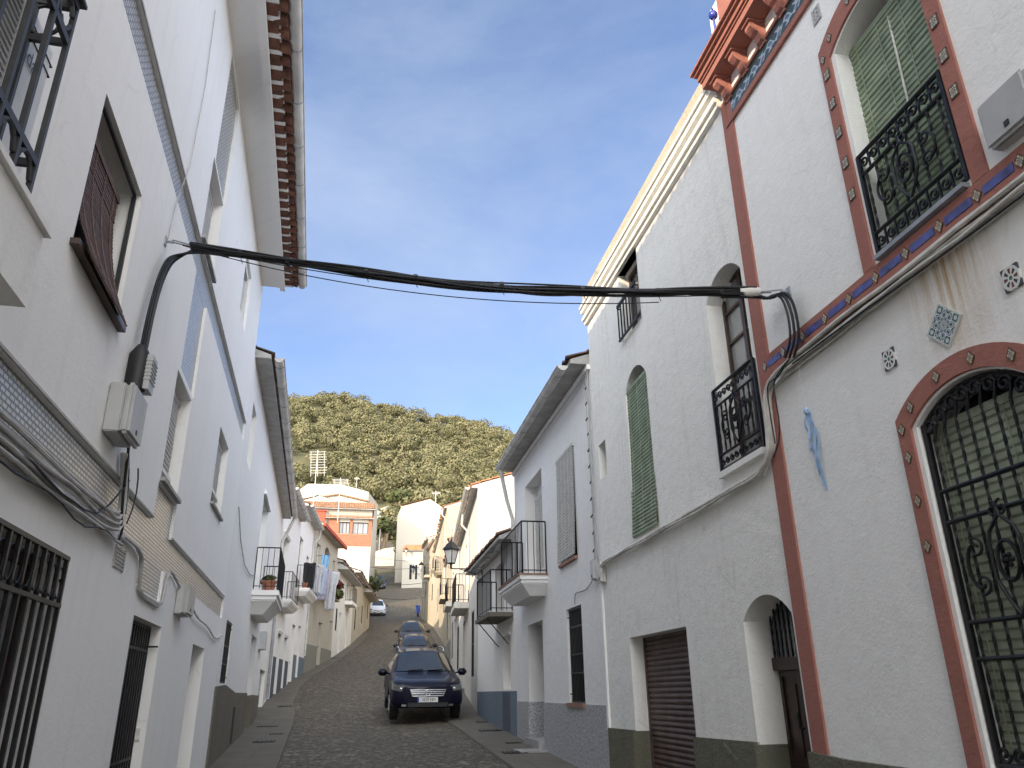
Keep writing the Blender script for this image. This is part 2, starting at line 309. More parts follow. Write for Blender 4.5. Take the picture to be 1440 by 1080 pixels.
# ---------------------------------------------------------------- frames and mesh builder
class Fr:                     # a facade: u runs up the street, d out of the wall, z up
    def __init__(s, ox, oy, az, side, slope=0.0, z0=0.0):
        a = R(az); s.o = np.array([ox, oy]); s.t = np.array([math.sin(a), math.cos(a)]); s.n = np.array([math.cos(a), -math.sin(a)]) * side
        s.slope = slope; s.z0 = z0; s.side = side; s.az = az
    def P(s, u, d, z):
        p = s.o + s.t * u + s.n * d
        return (float(p[0]), float(p[1]), float(z + s.z0 + s.slope * u))
def fr2(a, b, side):
    return Fr(a[0], a[1], math.degrees(math.atan2(b[0] - a[0], b[1] - a[1])), side)
class MB:
    def __init__(s): s.v = []; s.f = []; s.uv = []
    def add(s, vs, fs, uvs=None):
        k = len(s.v); s.v += [tuple(map(float, p)) for p in vs]; s.f += [tuple(i + k for i in f) for f in fs]
        s.uv += uvs if uvs else [(p[0] * .97 + p[1], p[2]) for p in vs]
        return s
    def box(s, F, u0, u1, d0, d1, z0, z1):
        c = [(u, d, z) for u in (u0, u1) for d in (d0, d1) for z in (z0, z1)]
        s.add([F.P(*q) for q in c], [(0, 1, 3, 2), (4, 6, 7, 5), (0, 4, 5, 1), (2, 3, 7, 6), (0, 2, 6, 4), (1, 5, 7, 3)], [(q[0] + q[1], q[2]) for q in c]); return s
    def prism(s, F, poly, d0, d1, caps=(True, True)):
        n = len(poly)
        pts = [(u, d, z) for d in (d0, d1) for u, z in poly]
        fs = [(i, (i + 1) % n, n + (i + 1) % n, n + i) for i in range(n)]
        tri = tessellate_polygon([[Vector((u, z, 0)) for u, z in poly]])
        if caps[0]: fs += [tuple(t) for t in tri]
        if caps[1]: fs += [tuple(i + n for i in t) for t in tri]
        s.add([F.P(*q) for q in pts], fs, [(q[0] + q[1], q[2]) for q in pts]); return s
    def strip(s, F, a, b, d0, d1):        # band between two polylines of (u,z), front face at d1
        n = len(a); pts = [(u, d, z) for d in (d0, d1) for pl in (a, b) for u, z in pl]
        fs = []
        for i in range(n - 1):
            fs += [(2 * n + i, 2 * n + i + 1, 3 * n + i + 1, 3 * n + i), (i, i + 1, 2 * n + i + 1, 2 * n + i), (n + i, n + i + 1, 3 * n + i + 1, 3 * n + i)]
        fs += [(0, n, 3 * n, 2 * n), (n - 1, 2 * n - 1, 4 * n - 1, 3 * n - 1)]
        s.add([F.P(*q) for q in pts], fs, [(q[0] + q[1], q[2]) for q in pts]); return s
    def quad(s, pts, uvs=None):
        s.add(pts, [tuple(range(len(pts)))], uvs); return s
    def tube(s, pts, r, n=6, caps=True, twist=0.0, square=False):
        pts = [np.array(p, float) for p in pts]; m = len(pts); rr = r if hasattr(r, '__len__') else [r] * m
        vs = []; prev = None
        for i, p in enumerate(pts):
            t = pts[min(i + 1, m - 1)] - pts[max(i - 1, 0)]; t /= (np.linalg.norm(t) + 1e-9)
            if prev is None:
                a = np.array([0, 0, 1.0]) if abs(t[2]) < .9 else np.array([1.0, 0, 0])
                prev = np.cross(t, a)
            x = prev - t * prev.dot(t); x /= (np.linalg.norm(x) + 1e-9); prev = x; y = np.cross(t, x)
            for k in range(n):
                an = 2 * math.pi * k / n + twist * i
                vs.append(p + (x * math.cos(an) + y * math.sin(an)) * rr[i])
        fs = [(i * n + k, i * n + (k + 1) % n, (i + 1) * n + (k + 1) % n, (i + 1) * n + k) for i in range(m - 1) for k in range(n)]
        if caps: fs += [tuple(range(n)), tuple(range((m - 1) * n, m * n))]
        s.add(vs, fs); return s
    def ball(s, c, r, n=10, sz=1.0):
        vs = []; fs = []
        for i in range(n + 1):
            th = math.pi * i / n
            for k in range(n):
                a = 2 * math.pi * k / n; vs.append((c[0] + r * math.sin(th) * math.cos(a), c[1] + r * math.sin(th) * math.sin(a), c[2] + r * sz * math.cos(th)))
        for i in range(n):
            for k in range(n): fs.append((i * n + k, i * n + (k + 1) % n, (i + 1) * n + (k + 1) % n, (i + 1) * n + k))
        s.add(vs, fs); return s
    def build(s, name, mat, parent=None, smooth=False, origin=None):
        me = bpy.data.meshes.new(name)
        o0 = np.array(origin if origin is not None else (root_loc(parent) if parent else (0, 0, 0)), float)
        me.from_pydata([tuple(np.array(p) - o0) for p in s.v], [], s.f)
        uvl = me.uv_layers.new(name='UVMap')
        li = np.empty(len(me.loops), int); me.loops.foreach_get('vertex_index', li)
        uvl.data.foreach_set('uv', np.array(s.uv, float)[li].ravel())
        me.materials.append(mat)
        bm = bmesh.new(); bm.from_mesh(me); bmesh.ops.recalc_face_normals(bm, faces=bm.faces); bm.to_mesh(me); bm.free()
        if smooth:
            me.polygons.foreach_set('use_smooth', [True] * len(me.polygons)); me.set_sharp_from_angle(angle=R(42))
        ob = bpy.data.objects.new(name, me); COL.objects.link(ob)
        if parent: ob.parent = parent
        else: ob.location = tuple(o0)
        return ob
LOC = {}
def root_loc(o):
    while o.parent: o = o.parent
    return LOC[o.name]
def tag(o, label, cat, group=None, kind=None):
    if label: o['label'] = label
    if cat: o['category'] = cat
    if group: o['group'] = group
    if kind: o['kind'] = kind
    return o
def thing(name, label, cat, loc, group=None):
    o = bpy.data.objects.new(name, None); o.empty_display_size = .3; COL.objects.link(o); o.location = loc
    LOC[o.name] = tuple(loc); return tag(o, label, cat, group)
def single(mb, name, mat, label, cat, loc, group=None, smooth=False):
    o = mb.build(name, mat, None, smooth, loc); LOC[o.name] = tuple(loc); return tag(o, label, cat, group)
def struct(mb, name, mat, smooth=False, kind='structure', label=None):
    o = mb.build(name, mat, None, smooth); o['kind'] = kind
    if label: o['label'] = label
    return o
def arch(u0, u1, zs, za, n=12):           # (u,z) from u0 to u1 over the segmental arch
    w = (u1 - u0) / 2; h = za - zs; c = (u0 + u1) / 2
    if h < 1e-4: return [(u0, zs), (u1, zs)]
    rad = (w * w + h * h) / (2 * h); zc = za - rad; a0 = math.asin(max(-1, min(1, w / rad)))
    return [(c + rad * math.sin(-a0 + 2 * a0 * i / n), zc + rad * math.cos(-a0 + 2 * a0 * i / n)) for i in range(n + 1)]
def rect(u0, u1, z0, z1): return [(u0, z0), (u0, z1), (u1, z1), (u1, z0)]
def archpoly(u0, u1, z0, zs, za): return [(u0, z0)] + arch(u0, u1, zs, za) + [(u1, z0)]
def wall(mb, F, outer, holes, d=0.0):      # front face with openings cut and their reveals
    loops = [outer] + [h[0] for h in holes]
    flat = [q for l in loops for q in l]
    tri = tessellate_polygon([[Vector((u, z, 0)) for u, z in l] for l in loops])
    mb.add([F.P(u, d, z) for u, z in flat], [tuple(t) for t in tri], [(u, z) for u, z in flat])
    for poly, dep in holes:
        n = len(poly); pts = [(u, dd, z) for dd in (d, d - dep) for u, z in poly]
        mb.add([F.P(*q) for q in pts], [(i, (i + 1) % n, n + (i + 1) % n, n + i) for i in range(n)], [(q[0] + q[1], q[2]) for q in pts])
def spiral(F, cu, cz, r, turns, start, d, sgn=1, n=22):
    return [F.P(cu + r * (1 - .8 * i / n) * math.cos(start + sgn * turns * 2 * math.pi * i / n), d, cz + r * (1 - .8 * i / n) * math.sin(start + sgn * turns * 2 * math.pi * i / n)) for i in range(n + 1)]
def lerp(a, b, t): return a + (b - a) * t

# ---------------------------------------------------------------- street geometry
GY = [-60, -30, 0, 21.8, 30, 40, 49, 88, 125, 150, 165, 330, 430, 700]
GZ = [-2.0, -1.0, 0, .9, 1.62, 2.65, 3.9, 9.6, 19.5, 29, 37, 125, 124, 60]
def g(y): return float(np.interp(y, GY, GZ))
LP = [(-8.2, 27.05), (-9.24, 33.07), (-10.06, 38.67), (-10.4, 45.7), (-11.06, 54.25), (-12.7, 69.62)]
RP = [(-1.09, 23.15), (-4.6, 52.35), (-7.2, 70.25), (-9.63, 82.08)]
FL = Fr(-1.4567, -.3578, -13.8, 1)
FRt = Fr(3.1930, .6062, -10.75, -1)
Lx = [(-60, 13.1), (27.05, -8.2), (33.07, -9.24), (38.67, -10.06), (45.7, -10.4), (54.25, -11.06), (69.62, -12.7), (78, -15.2), (88, -17.4), (107, -20.4), (127, -25), (150, -32)]
Rx = [(-60, 14.7), (23.15, -1.09), (52.35, -4.6), (70.25, -7.2), (82.08, -9.63), (100, -13.2), (117, -16.9), (127, -20), (150, -27)]
def xl(y): return float(np.interp(y, *zip(*Lx)))
def xr(y): return float(np.interp(y, *zip(*Rx)))
def terr(x, y):
    z = g(y)
    if y > 130:
        f = 1 - .0027 * max(0, x + 60) - .000011 * max(0, x + 60) ** 2 - .0006 * max(0, -x - 130)
        z = 22 + (z - 22) * max(.2, f) + 2.5 * math.sin(x * .05 + 1) * min(1, (y - 130) / 80) + 1.5 * math.sin(x * .11 + y * .05)
    return z
# terrain sheet
mb = MB(); xs = list(np.arange(-420, 421, 15)); ys = list(np.concatenate([np.arange(-60, 130, 10), np.arange(130, 720, 12)]))
mb.add([(x, y, terr(x, y) - .25) for y in ys for x in xs], [(j * len(xs) + i, j * len(xs) + i + 1, (j + 1) * len(xs) + i + 1, (j + 1) * len(xs) + i) for j in range(len(ys) - 1) for i in range(len(xs) - 1)])
struct(mb, 'ground', M['ground'], True)
# road and pavements
mb = MB(); yy = np.concatenate([np.arange(-40, 30, 1.0), np.arange(30, 151, 2.0)])
pl = lambda y: 1.15 if y < 70 else .2
vs_ = []; uvs = []
for y in yy:
    a, b = xl(y) - .6, xr(y) + (.6 if y < 66 else 3.0)
    for k in range(9):
        x = lerp(a, b, k / 8); crown = -.05 * math.exp(-((k - 4.4) / 1.2) ** 2)
        vs_.append((x, y, g(y) + crown)); uvs.append((x + .2 * y, y * 1.02))
mb.add(vs_, [(j * 9 + i, j * 9 + i + 1, (j + 1) * 9 + i + 1, (j + 1) * 9 + i) for j in range(len(yy) - 1) for i in range(8)], uvs)
struct(mb, 'road', M['cobble'], True)
for nm, fn, sg, w in (('pavement', xl, 1, 1.1), ('pavement', xr, -1, .95)):
    mb = MB(); n = 0; vs_ = []; uvs = []
    ys2 = np.arange(-40, 66, 1.0)
    for y in ys2:
        ww = w * float(np.interp(y, [0, 24, 32, 66], [1, 1, .6, .5]))
        for off, dz in ((-.6, .035), (ww, .035), (ww + .015, -.03)):
            vs_.append((fn(y) + sg * off, y, g(y) + dz)); uvs.append((off, y))
    mb.add(vs_, [(j * 3 + i, j * 3 + i + 1, (j + 1) * 3 + i + 1, (j + 1) * 3 + i) for j in range(len(ys2) - 1) for i in range(2)], uvs)
    struct(mb, nm, M['pave'])

# ---------------------------------------------------------------- part builders
def blind(parent, F, u0, u1, z0, z1, d, mat, pitch=.045, bulge=0.0, name='blind', cords=True):
    mb = MB(); n = max(4, int((z1 - z0) / pitch)); pts = []
    rj = random.Random(int(abs(u0 * 100)) + n)
    for i in range(n):
        jd, jz = rj.gauss(0, .0012), rj.gauss(0, .02)
        for f, e in ((0.0, .011 + jd), (.55 + jz, .011 + jd), (.8 + jz * .5, 0.0), (.98, 0.0)):
            z = z1 - (i + f) * (z1 - z0) / n; t = (i + f) / n
            dd = d + e + bulge * t ** 2.2
            pts.append((dd, z))
    for dd, z in pts:
        pass
    vs2 = [F.P(u, dd, z) for dd, z in pts for u in (u0, u1)]
    mb.add(vs2, [(2 * i, 2 * i + 1, 2 * i + 3, 2 * i + 2) for i in range(len(pts) - 1)], [(u, z) for dd, z in pts for u in (u0, u1)])
    mb.box(F, u0 - .005, u1 + .005, d - .01, d + .02, z1, z1 + .05)
    if cords:
        nc = max(2, int((u1 - u0) / .22))
        for k in range(nc):
            u = lerp(u0, u1, (k + .5) / nc)
            mb.tube([F.P(u, dd + .006, z) for dd, z in pts[::8]], .0035, 4)
    return mb.build(name, mat, parent)
def roller(parent, F, u0, u1, z0, z1, d, mat, name='blind'):
    o = blind(parent, F, u0, u1, z0, z1, d, mat, .05, 0, name, False); return o
def pane(root, F, u0, u1, z0, z1, d, frame='frame_w', gl='glass', bars=(1, 2), t=.05, name='window'):
    m = MB()
    m.box(F, u0 - .01, u0 + t, d, d + .05, z0 - .01, z1 + .01); m.box(F, u1 - t, u1 + .01, d, d + .05, z0 - .01, z1 + .01)
    m.box(F, u0 + t, u1 - t, d, d + .05, z0 - .01, z0 + t); m.box(F, u0 + t, u1 - t, d, d + .05, z1 - t, z1 + .01)
    for k in range(1, bars[0]):
        u = lerp(u0, u1, k / bars[0]); m.box(F, u - .03, u + .03, d + .002, d + .048, z0 + t, z1 - t)
    for k in range(1, bars[1]):
        z = lerp(z0, z1, k / bars[1]); m.box(F, u0 + t, u1 - t, d + .004, d + .04, z - .014, z + .014)
    w = m.build(name, M[frame], root)
    q = MB(); q.box(F, u0, u1, d + .01, d + .018, z0, z1); q.build('pane', M[gl], w)
    return w
def door(root, F, u0, u1, z0, z1, d, mat='wood_d', leaves=1, transom=None, handle=True, name='door'):
    m = MB(); m.box(F, u0 - .03, u1 + .03, d - .05, d, z0 - .05, z1 + .03)
    for k in range(leaves):
        a, b = lerp(u0, u1, k / leaves) + .05, lerp(u0, u1, (k + 1) / leaves) - .05
        top = transom - .06 if transom else z1 - .06
        for zz0, zz1 in ((z0 + .1, lerp(z0, top, .42)), (lerp(z0, top, .48), top)):
            for q0, q1, w0, w1 in ((a, b, zz0, zz0 + .04), (a, b, zz1 - .04, zz1), (a, a + .04, zz0 + .04, zz1 - .04), (b - .04, b, zz0 + .04, zz1 - .04)):
                m.box(F, q0, q1, d, d + .018, w0, w1)
            m.box(F, a + .1, b - .1, d, d + .012, zz0 + .1, zz1 - .1)
    if leaves == 2: c = (u0 + u1) / 2; m.box(F, c - .035, c + .035, d, d + .03, z0, transom if transom else z1)
    if transom: m.box(F, u0, u1, d, d + .05, transom - .05, transom + .05)
    o = m.build(name, M[mat], root)
    if handle:
        h = MB(); u = (u0 + u1) / 2 + (.09 if leaves == 2 else .32 * (u1 - u0)); z = z0 + 1.0
        h.tube([F.P(u, d + .018, z), F.P(u, d + .06, z), F.P(u, d + .06, z + .12)], .012, 6); h.build('handle', M['iron_g'], o)
    return o
def tw(m, F, u, d, z0, z1, r=.011, step=.035):
    n = max(2, int((z1 - z0) / step)); m.tube([F.P(u, d, lerp(z0, z1, i / n)) for i in range(n + 1)], r * 1.25, 4, True, .62)
def plain(m, F, u, d, z0, z1, r=.009):
    m.box(F, u - r, u + r, d - r, d + r, z0, z1)
def scrollwork(m, F, cu, cz, h, w, d, r=.012):
    # lyre-shaped centre motif: S volutes at the sides, rosette in the middle
    for sg in (-1, 1):
        m.tube([F.P(cu + sg * w * x, d, cz + h * z) for x, z in ((0, .5), (.02, .42), (.16, .30), (.2, .2), (.2, -.16), (.1, -.36), (0, -.5))], r, 6)
        m.tube(spiral(F, cu + sg * w * .06, cz + h * .49, w * .09, 1.1, 1.57, d, sg), r * .7, 5)
        body = [F.P(cu + sg * (w * .42 + w * .13 * math.cos(t)), d, cz + h * .19 * math.sin(t) * 1.1) for t in np.linspace(-1.35, 1.35, 9)]
        m.tube(body, r, 6)
        m.tube(spiral(F, cu + sg * w * .40, cz + h * .175, w * .11, 1.3, 1.2, d, sg), r * .8, 5)
        m.tube(spiral(F, cu + sg * w * .40, cz - h * .175, w * .11, 1.3, -1.2, d, -sg), r * .8, 5)
    m.tube([F.P(cu + w * .13 * math.cos(t), d + .004, cz + w * .2 * math.sin(t)) for t in np.linspace(0, 6.28, 17)], r, 6)
    for k in range(6):
        t = k * math.pi / 3; m.ball(F.P(cu + w * .055 * math.cos(t), d + .006, cz + w * .055 * math.sin(t)), r * 1.3, 6)
    m.ball(F.P(cu, d + .01, cz), r * 1.6, 6)
def grille_plain(parent, F, u0, u1, z0, z1, d, nb=8, rails=(.12, .5, .88), r=.009, hoops=False, mat='iron', name='grille'):
    m = MB(); 
    for k in range(nb): plain(m, F, lerp(u0, u1, (k + .0) / (nb - 1)), d, z0, z1, r)
    for f in (0.0, 1.0) + tuple(rails):
        z = lerp(z0, z1, f); m.box(F, u0 - .015, u1 + .015, d - .013, d + .013, z - .012, z + .012)
    for f in (0.08, .92):
        for u in (u0, u1): m.box(F, u - .008, u + .008, min(0, d), max(0, d), lerp(z0, z1, f) - .008, lerp(z0, z1, f) + .008)
    if hoops:
        zt = lerp(z0, z1, rails[-1])
        for k in range(nb - 1):
            c = lerp(u0, u1, (k + .5) / (nb - 1)); w = (u1 - u0) / (nb - 1) / 2; hh = (z1 - zt)
            m.tube([F.P(c + w * .85 * math.sin(t), d, zt + hh * .45 + hh * .32 * math.cos(t)) for t in np.linspace(0, 6.28, 13)], .006, 4)
            m.ball(F.P(c - w, d, zt + hh * .12), .018, 6)
    return m.build(name, M[mat], parent)
def railing(parent, F, u0, u1, dd, z0, z1, nb, mat='iron', sides=True, mid=True, r=.007, hoops=0, name='railing', bars_side=4):
    m = MB()
    def run(a, b, n):
        (ua, da), (ub, db) = a, b
        for k in range(n + 1):
            t = k / n; p0 = F.P(lerp(ua, ub, t), lerp(da, db, t), z0); p1 = F.P(lerp(ua, ub, t), lerp(da, db, t), z1)
            m.tube([p0, p1], r if k not in (0, n) else r * 1.7, 4)
        for z, rr in ((z1, r * 2.2), (z0 + .06, r * 1.5)) + (((lerp(z0, z1, .86), r * 1.3),) if hoops else ()) + (((lerp(z0, z1, .14), r * 1.3),) if hoops > 1 else ()):
            m.tube([F.P(ua, da, z), F.P(ub, db, z)], rr, 6)
        if hoops:
            for zc, on in ((lerp(z0, z1, .93), 1), (lerp(z0, z1, .1), hoops > 1)):
                if not on: continue
                for k in range(n):
                    t = (k + .5) / n; w = math.hypot(ub - ua, db - da) / n * .42
                    ang = math.atan2(db - da, ub - ua)
                    m.tube([F.P(lerp(ua, ub, t) + w * math.cos(q) * math.cos(ang), lerp(da, db, t) + w * math.cos(q) * math.sin(ang), zc + (z1 - z0) * .055 * math.sin(q)) for q in np.linspace(0, 6.28, 11)], r * .8, 4)
    run((u0, dd), (u1, dd), nb)
    if sides: run((u0, 0.02), (u0, dd), bars_side); run((u1, .02), (u1, dd), bars_side)
    return m.build(name, M[mat], parent)
def balcony(root, F, u0, u1, dep, zt, th, mat, top='sill', rail_h=.95, nb=14, stepped=True, iron='iron', hoops=0, name='balcony', bs=4):
    m = MB()
    if stepped:
        k_ = th / .4
        for a_, b_, e_ in ((0, .22, 0), (.22, .40, .035), (.40, .47, .06)): m.box(F, u0 + e_ * k_, u1 - e_ * k_, -.05, dep - e_ * k_, zt - th * b_ + (.001 if b_ < .47 else 0), zt - th * a_)
        r0 = [(u0 + .075 * k_, -.05), (u1 - .075 * k_, -.05), (u1 - .075 * k_, dep - .075 * k_), (u0 + .075 * k_, dep - .075 * k_)]; r1 = [(u0 + .26 * k_, -.05), (u1 - .26 * k_, -.05), (u1 - .26 * k_, dep - .26 * k_), (u0 + .26 * k_, dep - .26 * k_)]
        m.add([F.P(u, d, zt - th * .47) for u, d in r0] + [F.P(u, d, zt - th) for u, d in r1], [(0, 1, 5, 4), (1, 2, 6, 5), (2, 3, 7, 6), (3, 0, 4, 7), (4, 5, 6, 7)])
    else: m.box(F, u0, u1, -.05, dep, zt - th, zt)
    b = m.build(name, mat, root)
    if top:
        t = MB(); t.box(F, u0 - .02, u1 + .02, 0.003, dep + .025, zt + .002, zt + .028); t.build('floor_tiles', M[top], b)
    railing(b, F, u0 + .04, u1 - .04, dep - .05, zt + .03, zt + rail_h, nb, iron, hoops=hoops, bars_side=bs)
    return b
def gutter(root, F, u0, u1, d, z, r=.07, mat='gutter', straps=True, name='gutter', step=.75):
    m = MB(); n = 9; pts = []
    for u in np.linspace(u0, u1, max(2, int((u1 - u0) / .6))):
        for k in range(n):
            a = math.pi + math.pi * k / (n - 1); pts.append(F.P(u, d + r * math.cos(a), z + r * math.sin(a)))
        
    nu = len(pts) // n
    m.add(pts, [(j * n + i, j * n + i + 1, (j + 1) * n + i + 1, (j + 1) * n + i) for j in range(nu - 1) for i in range(n - 1)] + [tuple(range(n)), tuple(range((nu - 1) * n, nu * n))])
    m.box(F, u0, u1, d + r - .004, d + r + .012, z - .012, z + .012)
    o = m.build(name, M[mat], root, True)
    if straps:
        k = u0 + .3
        while k < u1:
            s = MB(); s.tube([F.P(k, d + (r + .006) * math.cos(a), z + (r + .006) * math.sin(a)) for a in np.linspace(math.pi, 2 * math.pi, 9)] + [F.P(k, d + r, z + .03)], .007, 4); k += step; s.build('strap', M['zinc'], o)
    return o
def downpipe(root, F, pts, r=.04, mat='gutter'):
    m = MB(); m.tube([F.P(*p) for p in pts], r, 10); 
    (ua, da, za), (ub, db, zb) = pts[-2], pts[-1]
    for f in (.15, .5, .85):
        z = lerp(za, zb, f); m.tube([F.P(lerp(ua, ub, f), lerp(da, db, f), z - .02), F.P(lerp(ua, ub, f), lerp(da, db, f), z + .02)], r + .008, 10)
    return m.build('downpipe', M[mat], root, True)
def roof(root, F, u0, u1, z, over, depth, pitch=.33, mat='roof', col=.21, amp=.055, rows=True, name='roof', soffit=None, th=.09, back=True, rag=0.0):
    m = MB(); ncol = max(2, int(round((u1 - u0) / col))); prof = []
    for c in range(ncol):
        du = (u1 - u0) / ncol
        for f, h in ((0, .15), (.14, .72), (.32, 1), (.5, .72), (.64, .15), (.82, 0)): prof.append((u0 + (c + f) * du, h * amp))
    prof.append((u1, .15 * amp))
    ds = [0.0]; L = depth / 2 + over
    if rows:
        k = .0
        while k < L - .35: ds += [k + .34, k + .345]; k += .345
    ds = [q for q in ds if q < L] + [L]
    vs2, uv2 = [], []; jit = [random.uniform(-rag, rag) for _ in range(ncol + 1)]
    for i, s_ in enumerate(ds):
        step = (.018 if (i % 2 == 1) else 0) if rows else 0
        for j, (u, h) in enumerate(prof):
            vs2.append(F.P(u, over - s_ + (jit[j // 6] if i == 0 else 0), z + th + s_ * pitch + h - step)); uv2.append((u, s_))
    n = len(prof)
    m.add(vs2, [(i * n + j, i * n + j + 1, (i + 1) * n + j + 1, (i + 1) * n + j) for i in range(len(ds) - 1) for j in range(n - 1)], uv2)
    # tile noses under the eave
    m.add([F.P(u, over + jit[j // 6], z + th + h) for j, (u, h) in enumerate(prof)] + [F.P(u, over + jit[j // 6], z + th + h - .022) for j, (u, h) in enumerate(prof)] + [F.P(u, over - .35, z + th + h - .022 + .35 * pitch) for u, h in prof],
          [(j, j + 1, n + j + 1, n + j) for j in range(n - 1)] + [(n + j, n + j + 1, 2 * n + j + 1, 2 * n + j) for j in range(n - 1)], [(u, 0) for u, h in prof] * 3)
    if back:
        zt = z + th + L * pitch
        m.quad([F.P(u0, over - L, zt), F.P(u1, over - L, zt), F.P(u1, -depth - .3, z), F.P(u0, -depth - .3, z)], [(u0, 0), (u1, 0), (u1, L), (u0, L)])
    o = m.build(name, M[mat], root)
    s = MB()
    s.add([F.P(u, d, zz) for u in (u0 + .02, u1 - .02) for d, zz in ((over - .06, z + th - .02), (over - L, z + th - .02 + (L - .06) * pitch), (over - L, z - .02 + (L - .06) * pitch), (-.02, z), (over - .06, z))],
          [(0, 1, 6, 5), (1, 2, 7, 6), (2, 3, 8, 7), (3, 4, 9, 8), (4, 0, 5, 9), (0, 4, 3, 2, 1), (5, 6, 7, 8, 9)])
    s.build('eave', M[soffit or 'eaveboard'], o)
    return o
def shell(root, F, u0, u1, zb, zt, holes, mat, depth=8.0, gable=True, pitch=.33, name='wall', over=.3):
    m = MB(); wall(m, F, [(u0, zb), (u0, zt), (u1, zt), (u1, zb)], holes)
    zr = zt + (depth / 2) * pitch if gable else zt
    for u in (u0, u1):
        pts = [(0, zb), (0, zt)] + ([(-depth / 2, zr)] if gable else []) + [(-depth, zt), (-depth, zb)]
        m.add([F.P(u, d, z) for d, z in pts], [tuple(range(len(pts)))], [(d, z) for d, z in pts])
    m.quad([F.P(u0, -depth, zb), F.P(u1, -depth, zb), F.P(u1, -depth, zt), F.P(u0, -depth, zt)], [(u0, zb), (u1, zb), (u1, zt), (u0, zt)])
    if not gable: m.quad([F.P(u0, 0, zt), F.P(u1, 0, zt), F.P(u1, -depth, zt), F.P(u0, -depth, zt)], [(u0, 0), (u1, 0), (u1, depth), (u0, depth)])
    return m.build(name, mat, root)
def plinth(root, F, spans, zb, zt, mat, d=.025, holes=()):
    m = MB()
    for u0, u1 in spans: m.box(F, u0, u1, -.02, d, zb, zt)
    for (u0, u1, dep) in holes:   # painted reveals
        m.box(F, u0 - .002, u0 + .012, -dep, d, zb, zt - .002); m.box(F, u1 - .012, u1 + .002, -dep, d, zb, zt - .002)
    return m.build('plinth', mat, root)
# ---------------------------------------------------------------- right: tiled house with terracotta trim
F = FRt
r1 = thing('townhouse', 'white house with terracotta window surrounds, blue tile dashes and ceramic tiles, nearest on the right', 'house', F.P(2.5, 0, .1))
lw = archpoly(3.08, 3.93, 1.2, 3.07, 3.22); uw = archpoly(3.08, 3.93, 4.27, 6.03, 6.17)
m = MB(); wall(m, F, [(-9, -1), (-9, 8.25), (5.62, 8.25), (5.62, -1)], [(lw, .24), (uw, .24)])
m.add([F.P(5.62, 0, 7.3), F.P(5.62, 0, 8.25), F.P(5.62, -9, 8.25), F.P(5.62, -9, 7.3)], [(0, 1, 2, 3)]); m.add([F.P(-9, 0, 8.25), F.P(5.62, 0, 8.25), F.P(5.62, -9, 8.25), F.P(-9, -9, 8.25)], [(0, 1, 2, 3)])
m.build('wall', M['white_r'], r1)
m = MB(); m.prism(F, [(-9, -1), (-9, 1.14), (2.9, 1.14), (5.2, 1.15), (5.66, 1.17), (5.66, -1)], -.02, .04); m.build('plinth', M['olive'], r1)
m = MB(); m.box(F, 5.44, 5.63, -.02, .018, 1.15, 7.02); m.build('corner_stripe', M['terra'], r1)
m = MB(); m.box(F, -9, 5.44, -.02, .016, 4.02, 4.215); bd = m.build('string_band', M['terra'], r1)
m = MB(); 
for k in range(24):
    u = 5.51 - .307 * k
    if u > -2: m = MB(); m.box(F, u - .262, u - .045, .01, .0215, 4.105, 4.158); m.build('blue_dash', M['blue_t'], bd)
def diamond(mb, F, u, z, h, d0, d1, w=None, rot=True):
    w = w or h
    p = [(u - w, z), (u, z + h), (u + w, z), (u, z - h)] if rot else [(u - w, z - h), (u - w, z + h), (u + w, z + h), (u + w, z - h)]
    v = [F.P(a, d1, b) for a, b in p]; b_ = [F.P(a, d0, b) for a, b in p]
    mb.add(v + b_, [(0, 1, 2, 3), (0, 1, 5, 4), (1, 2, 6, 5), (2, 3, 7, 6), (3, 0, 4, 7)], [(-1, 1), (1, 1), (1, -1), (-1, -1)] * 2)
m = MB()
for k in range(24):
    u = 5.51 - .307 * k
    if u > -2: m = MB(); diamond(m, F, u, 4.132, .048, .01, .024, .036); m.build('accent_tile', M['az3'], bd)
for (u0, u1, zb, so, ao, si, ai, nm) in ((2.95, 4.08, 1.14, 3.15, 3.36, 3.07, 3.235, 'low'), (2.95, 4.085, 4.215, 6.16, 6.36, 6.03, 6.185, 'up')):
    m = MB(); a = [(u0, zb)] + arch(u0, u1, so, ao, 16) + [(u1, zb)]; b = [(u0 + .115, zb)] + arch(u0 + .115, u1 - .115, si, ai, 16) + [(u1 - .115, zb)]
    m.strip(F, a, b, -.02, .018)
    sr = m.build('window_surround', M['terra'], r1)
    m = MB()
    for k in range(5 if nm == 'up' else 4):
        for u in (u0 + .058, u1 - .058):
            z = (5.91 if nm == 'up' else 2.9) - .27 * k
            if not (nm == 'low' and k > 2): m = MB(); diamond(m, F, u, z, .042, .01, .026, .032, nm == 'low'); m.build('accent_tile', M['az3'], sr)
    ca = arch(u0 + .05, u1 - .05, (so + si) / 2, (ao + ai) / 2, 8)
    for k in range(0, 9): 
        if k in (0, 1, 3, 5, 7, 8): m = MB(); diamond(m, F, ca[k][0], ca[k][1] - (.03 if k in (0, 8) else 0), .042, .01, .026, .032); m.build('accent_tile', M['az3'], sr)
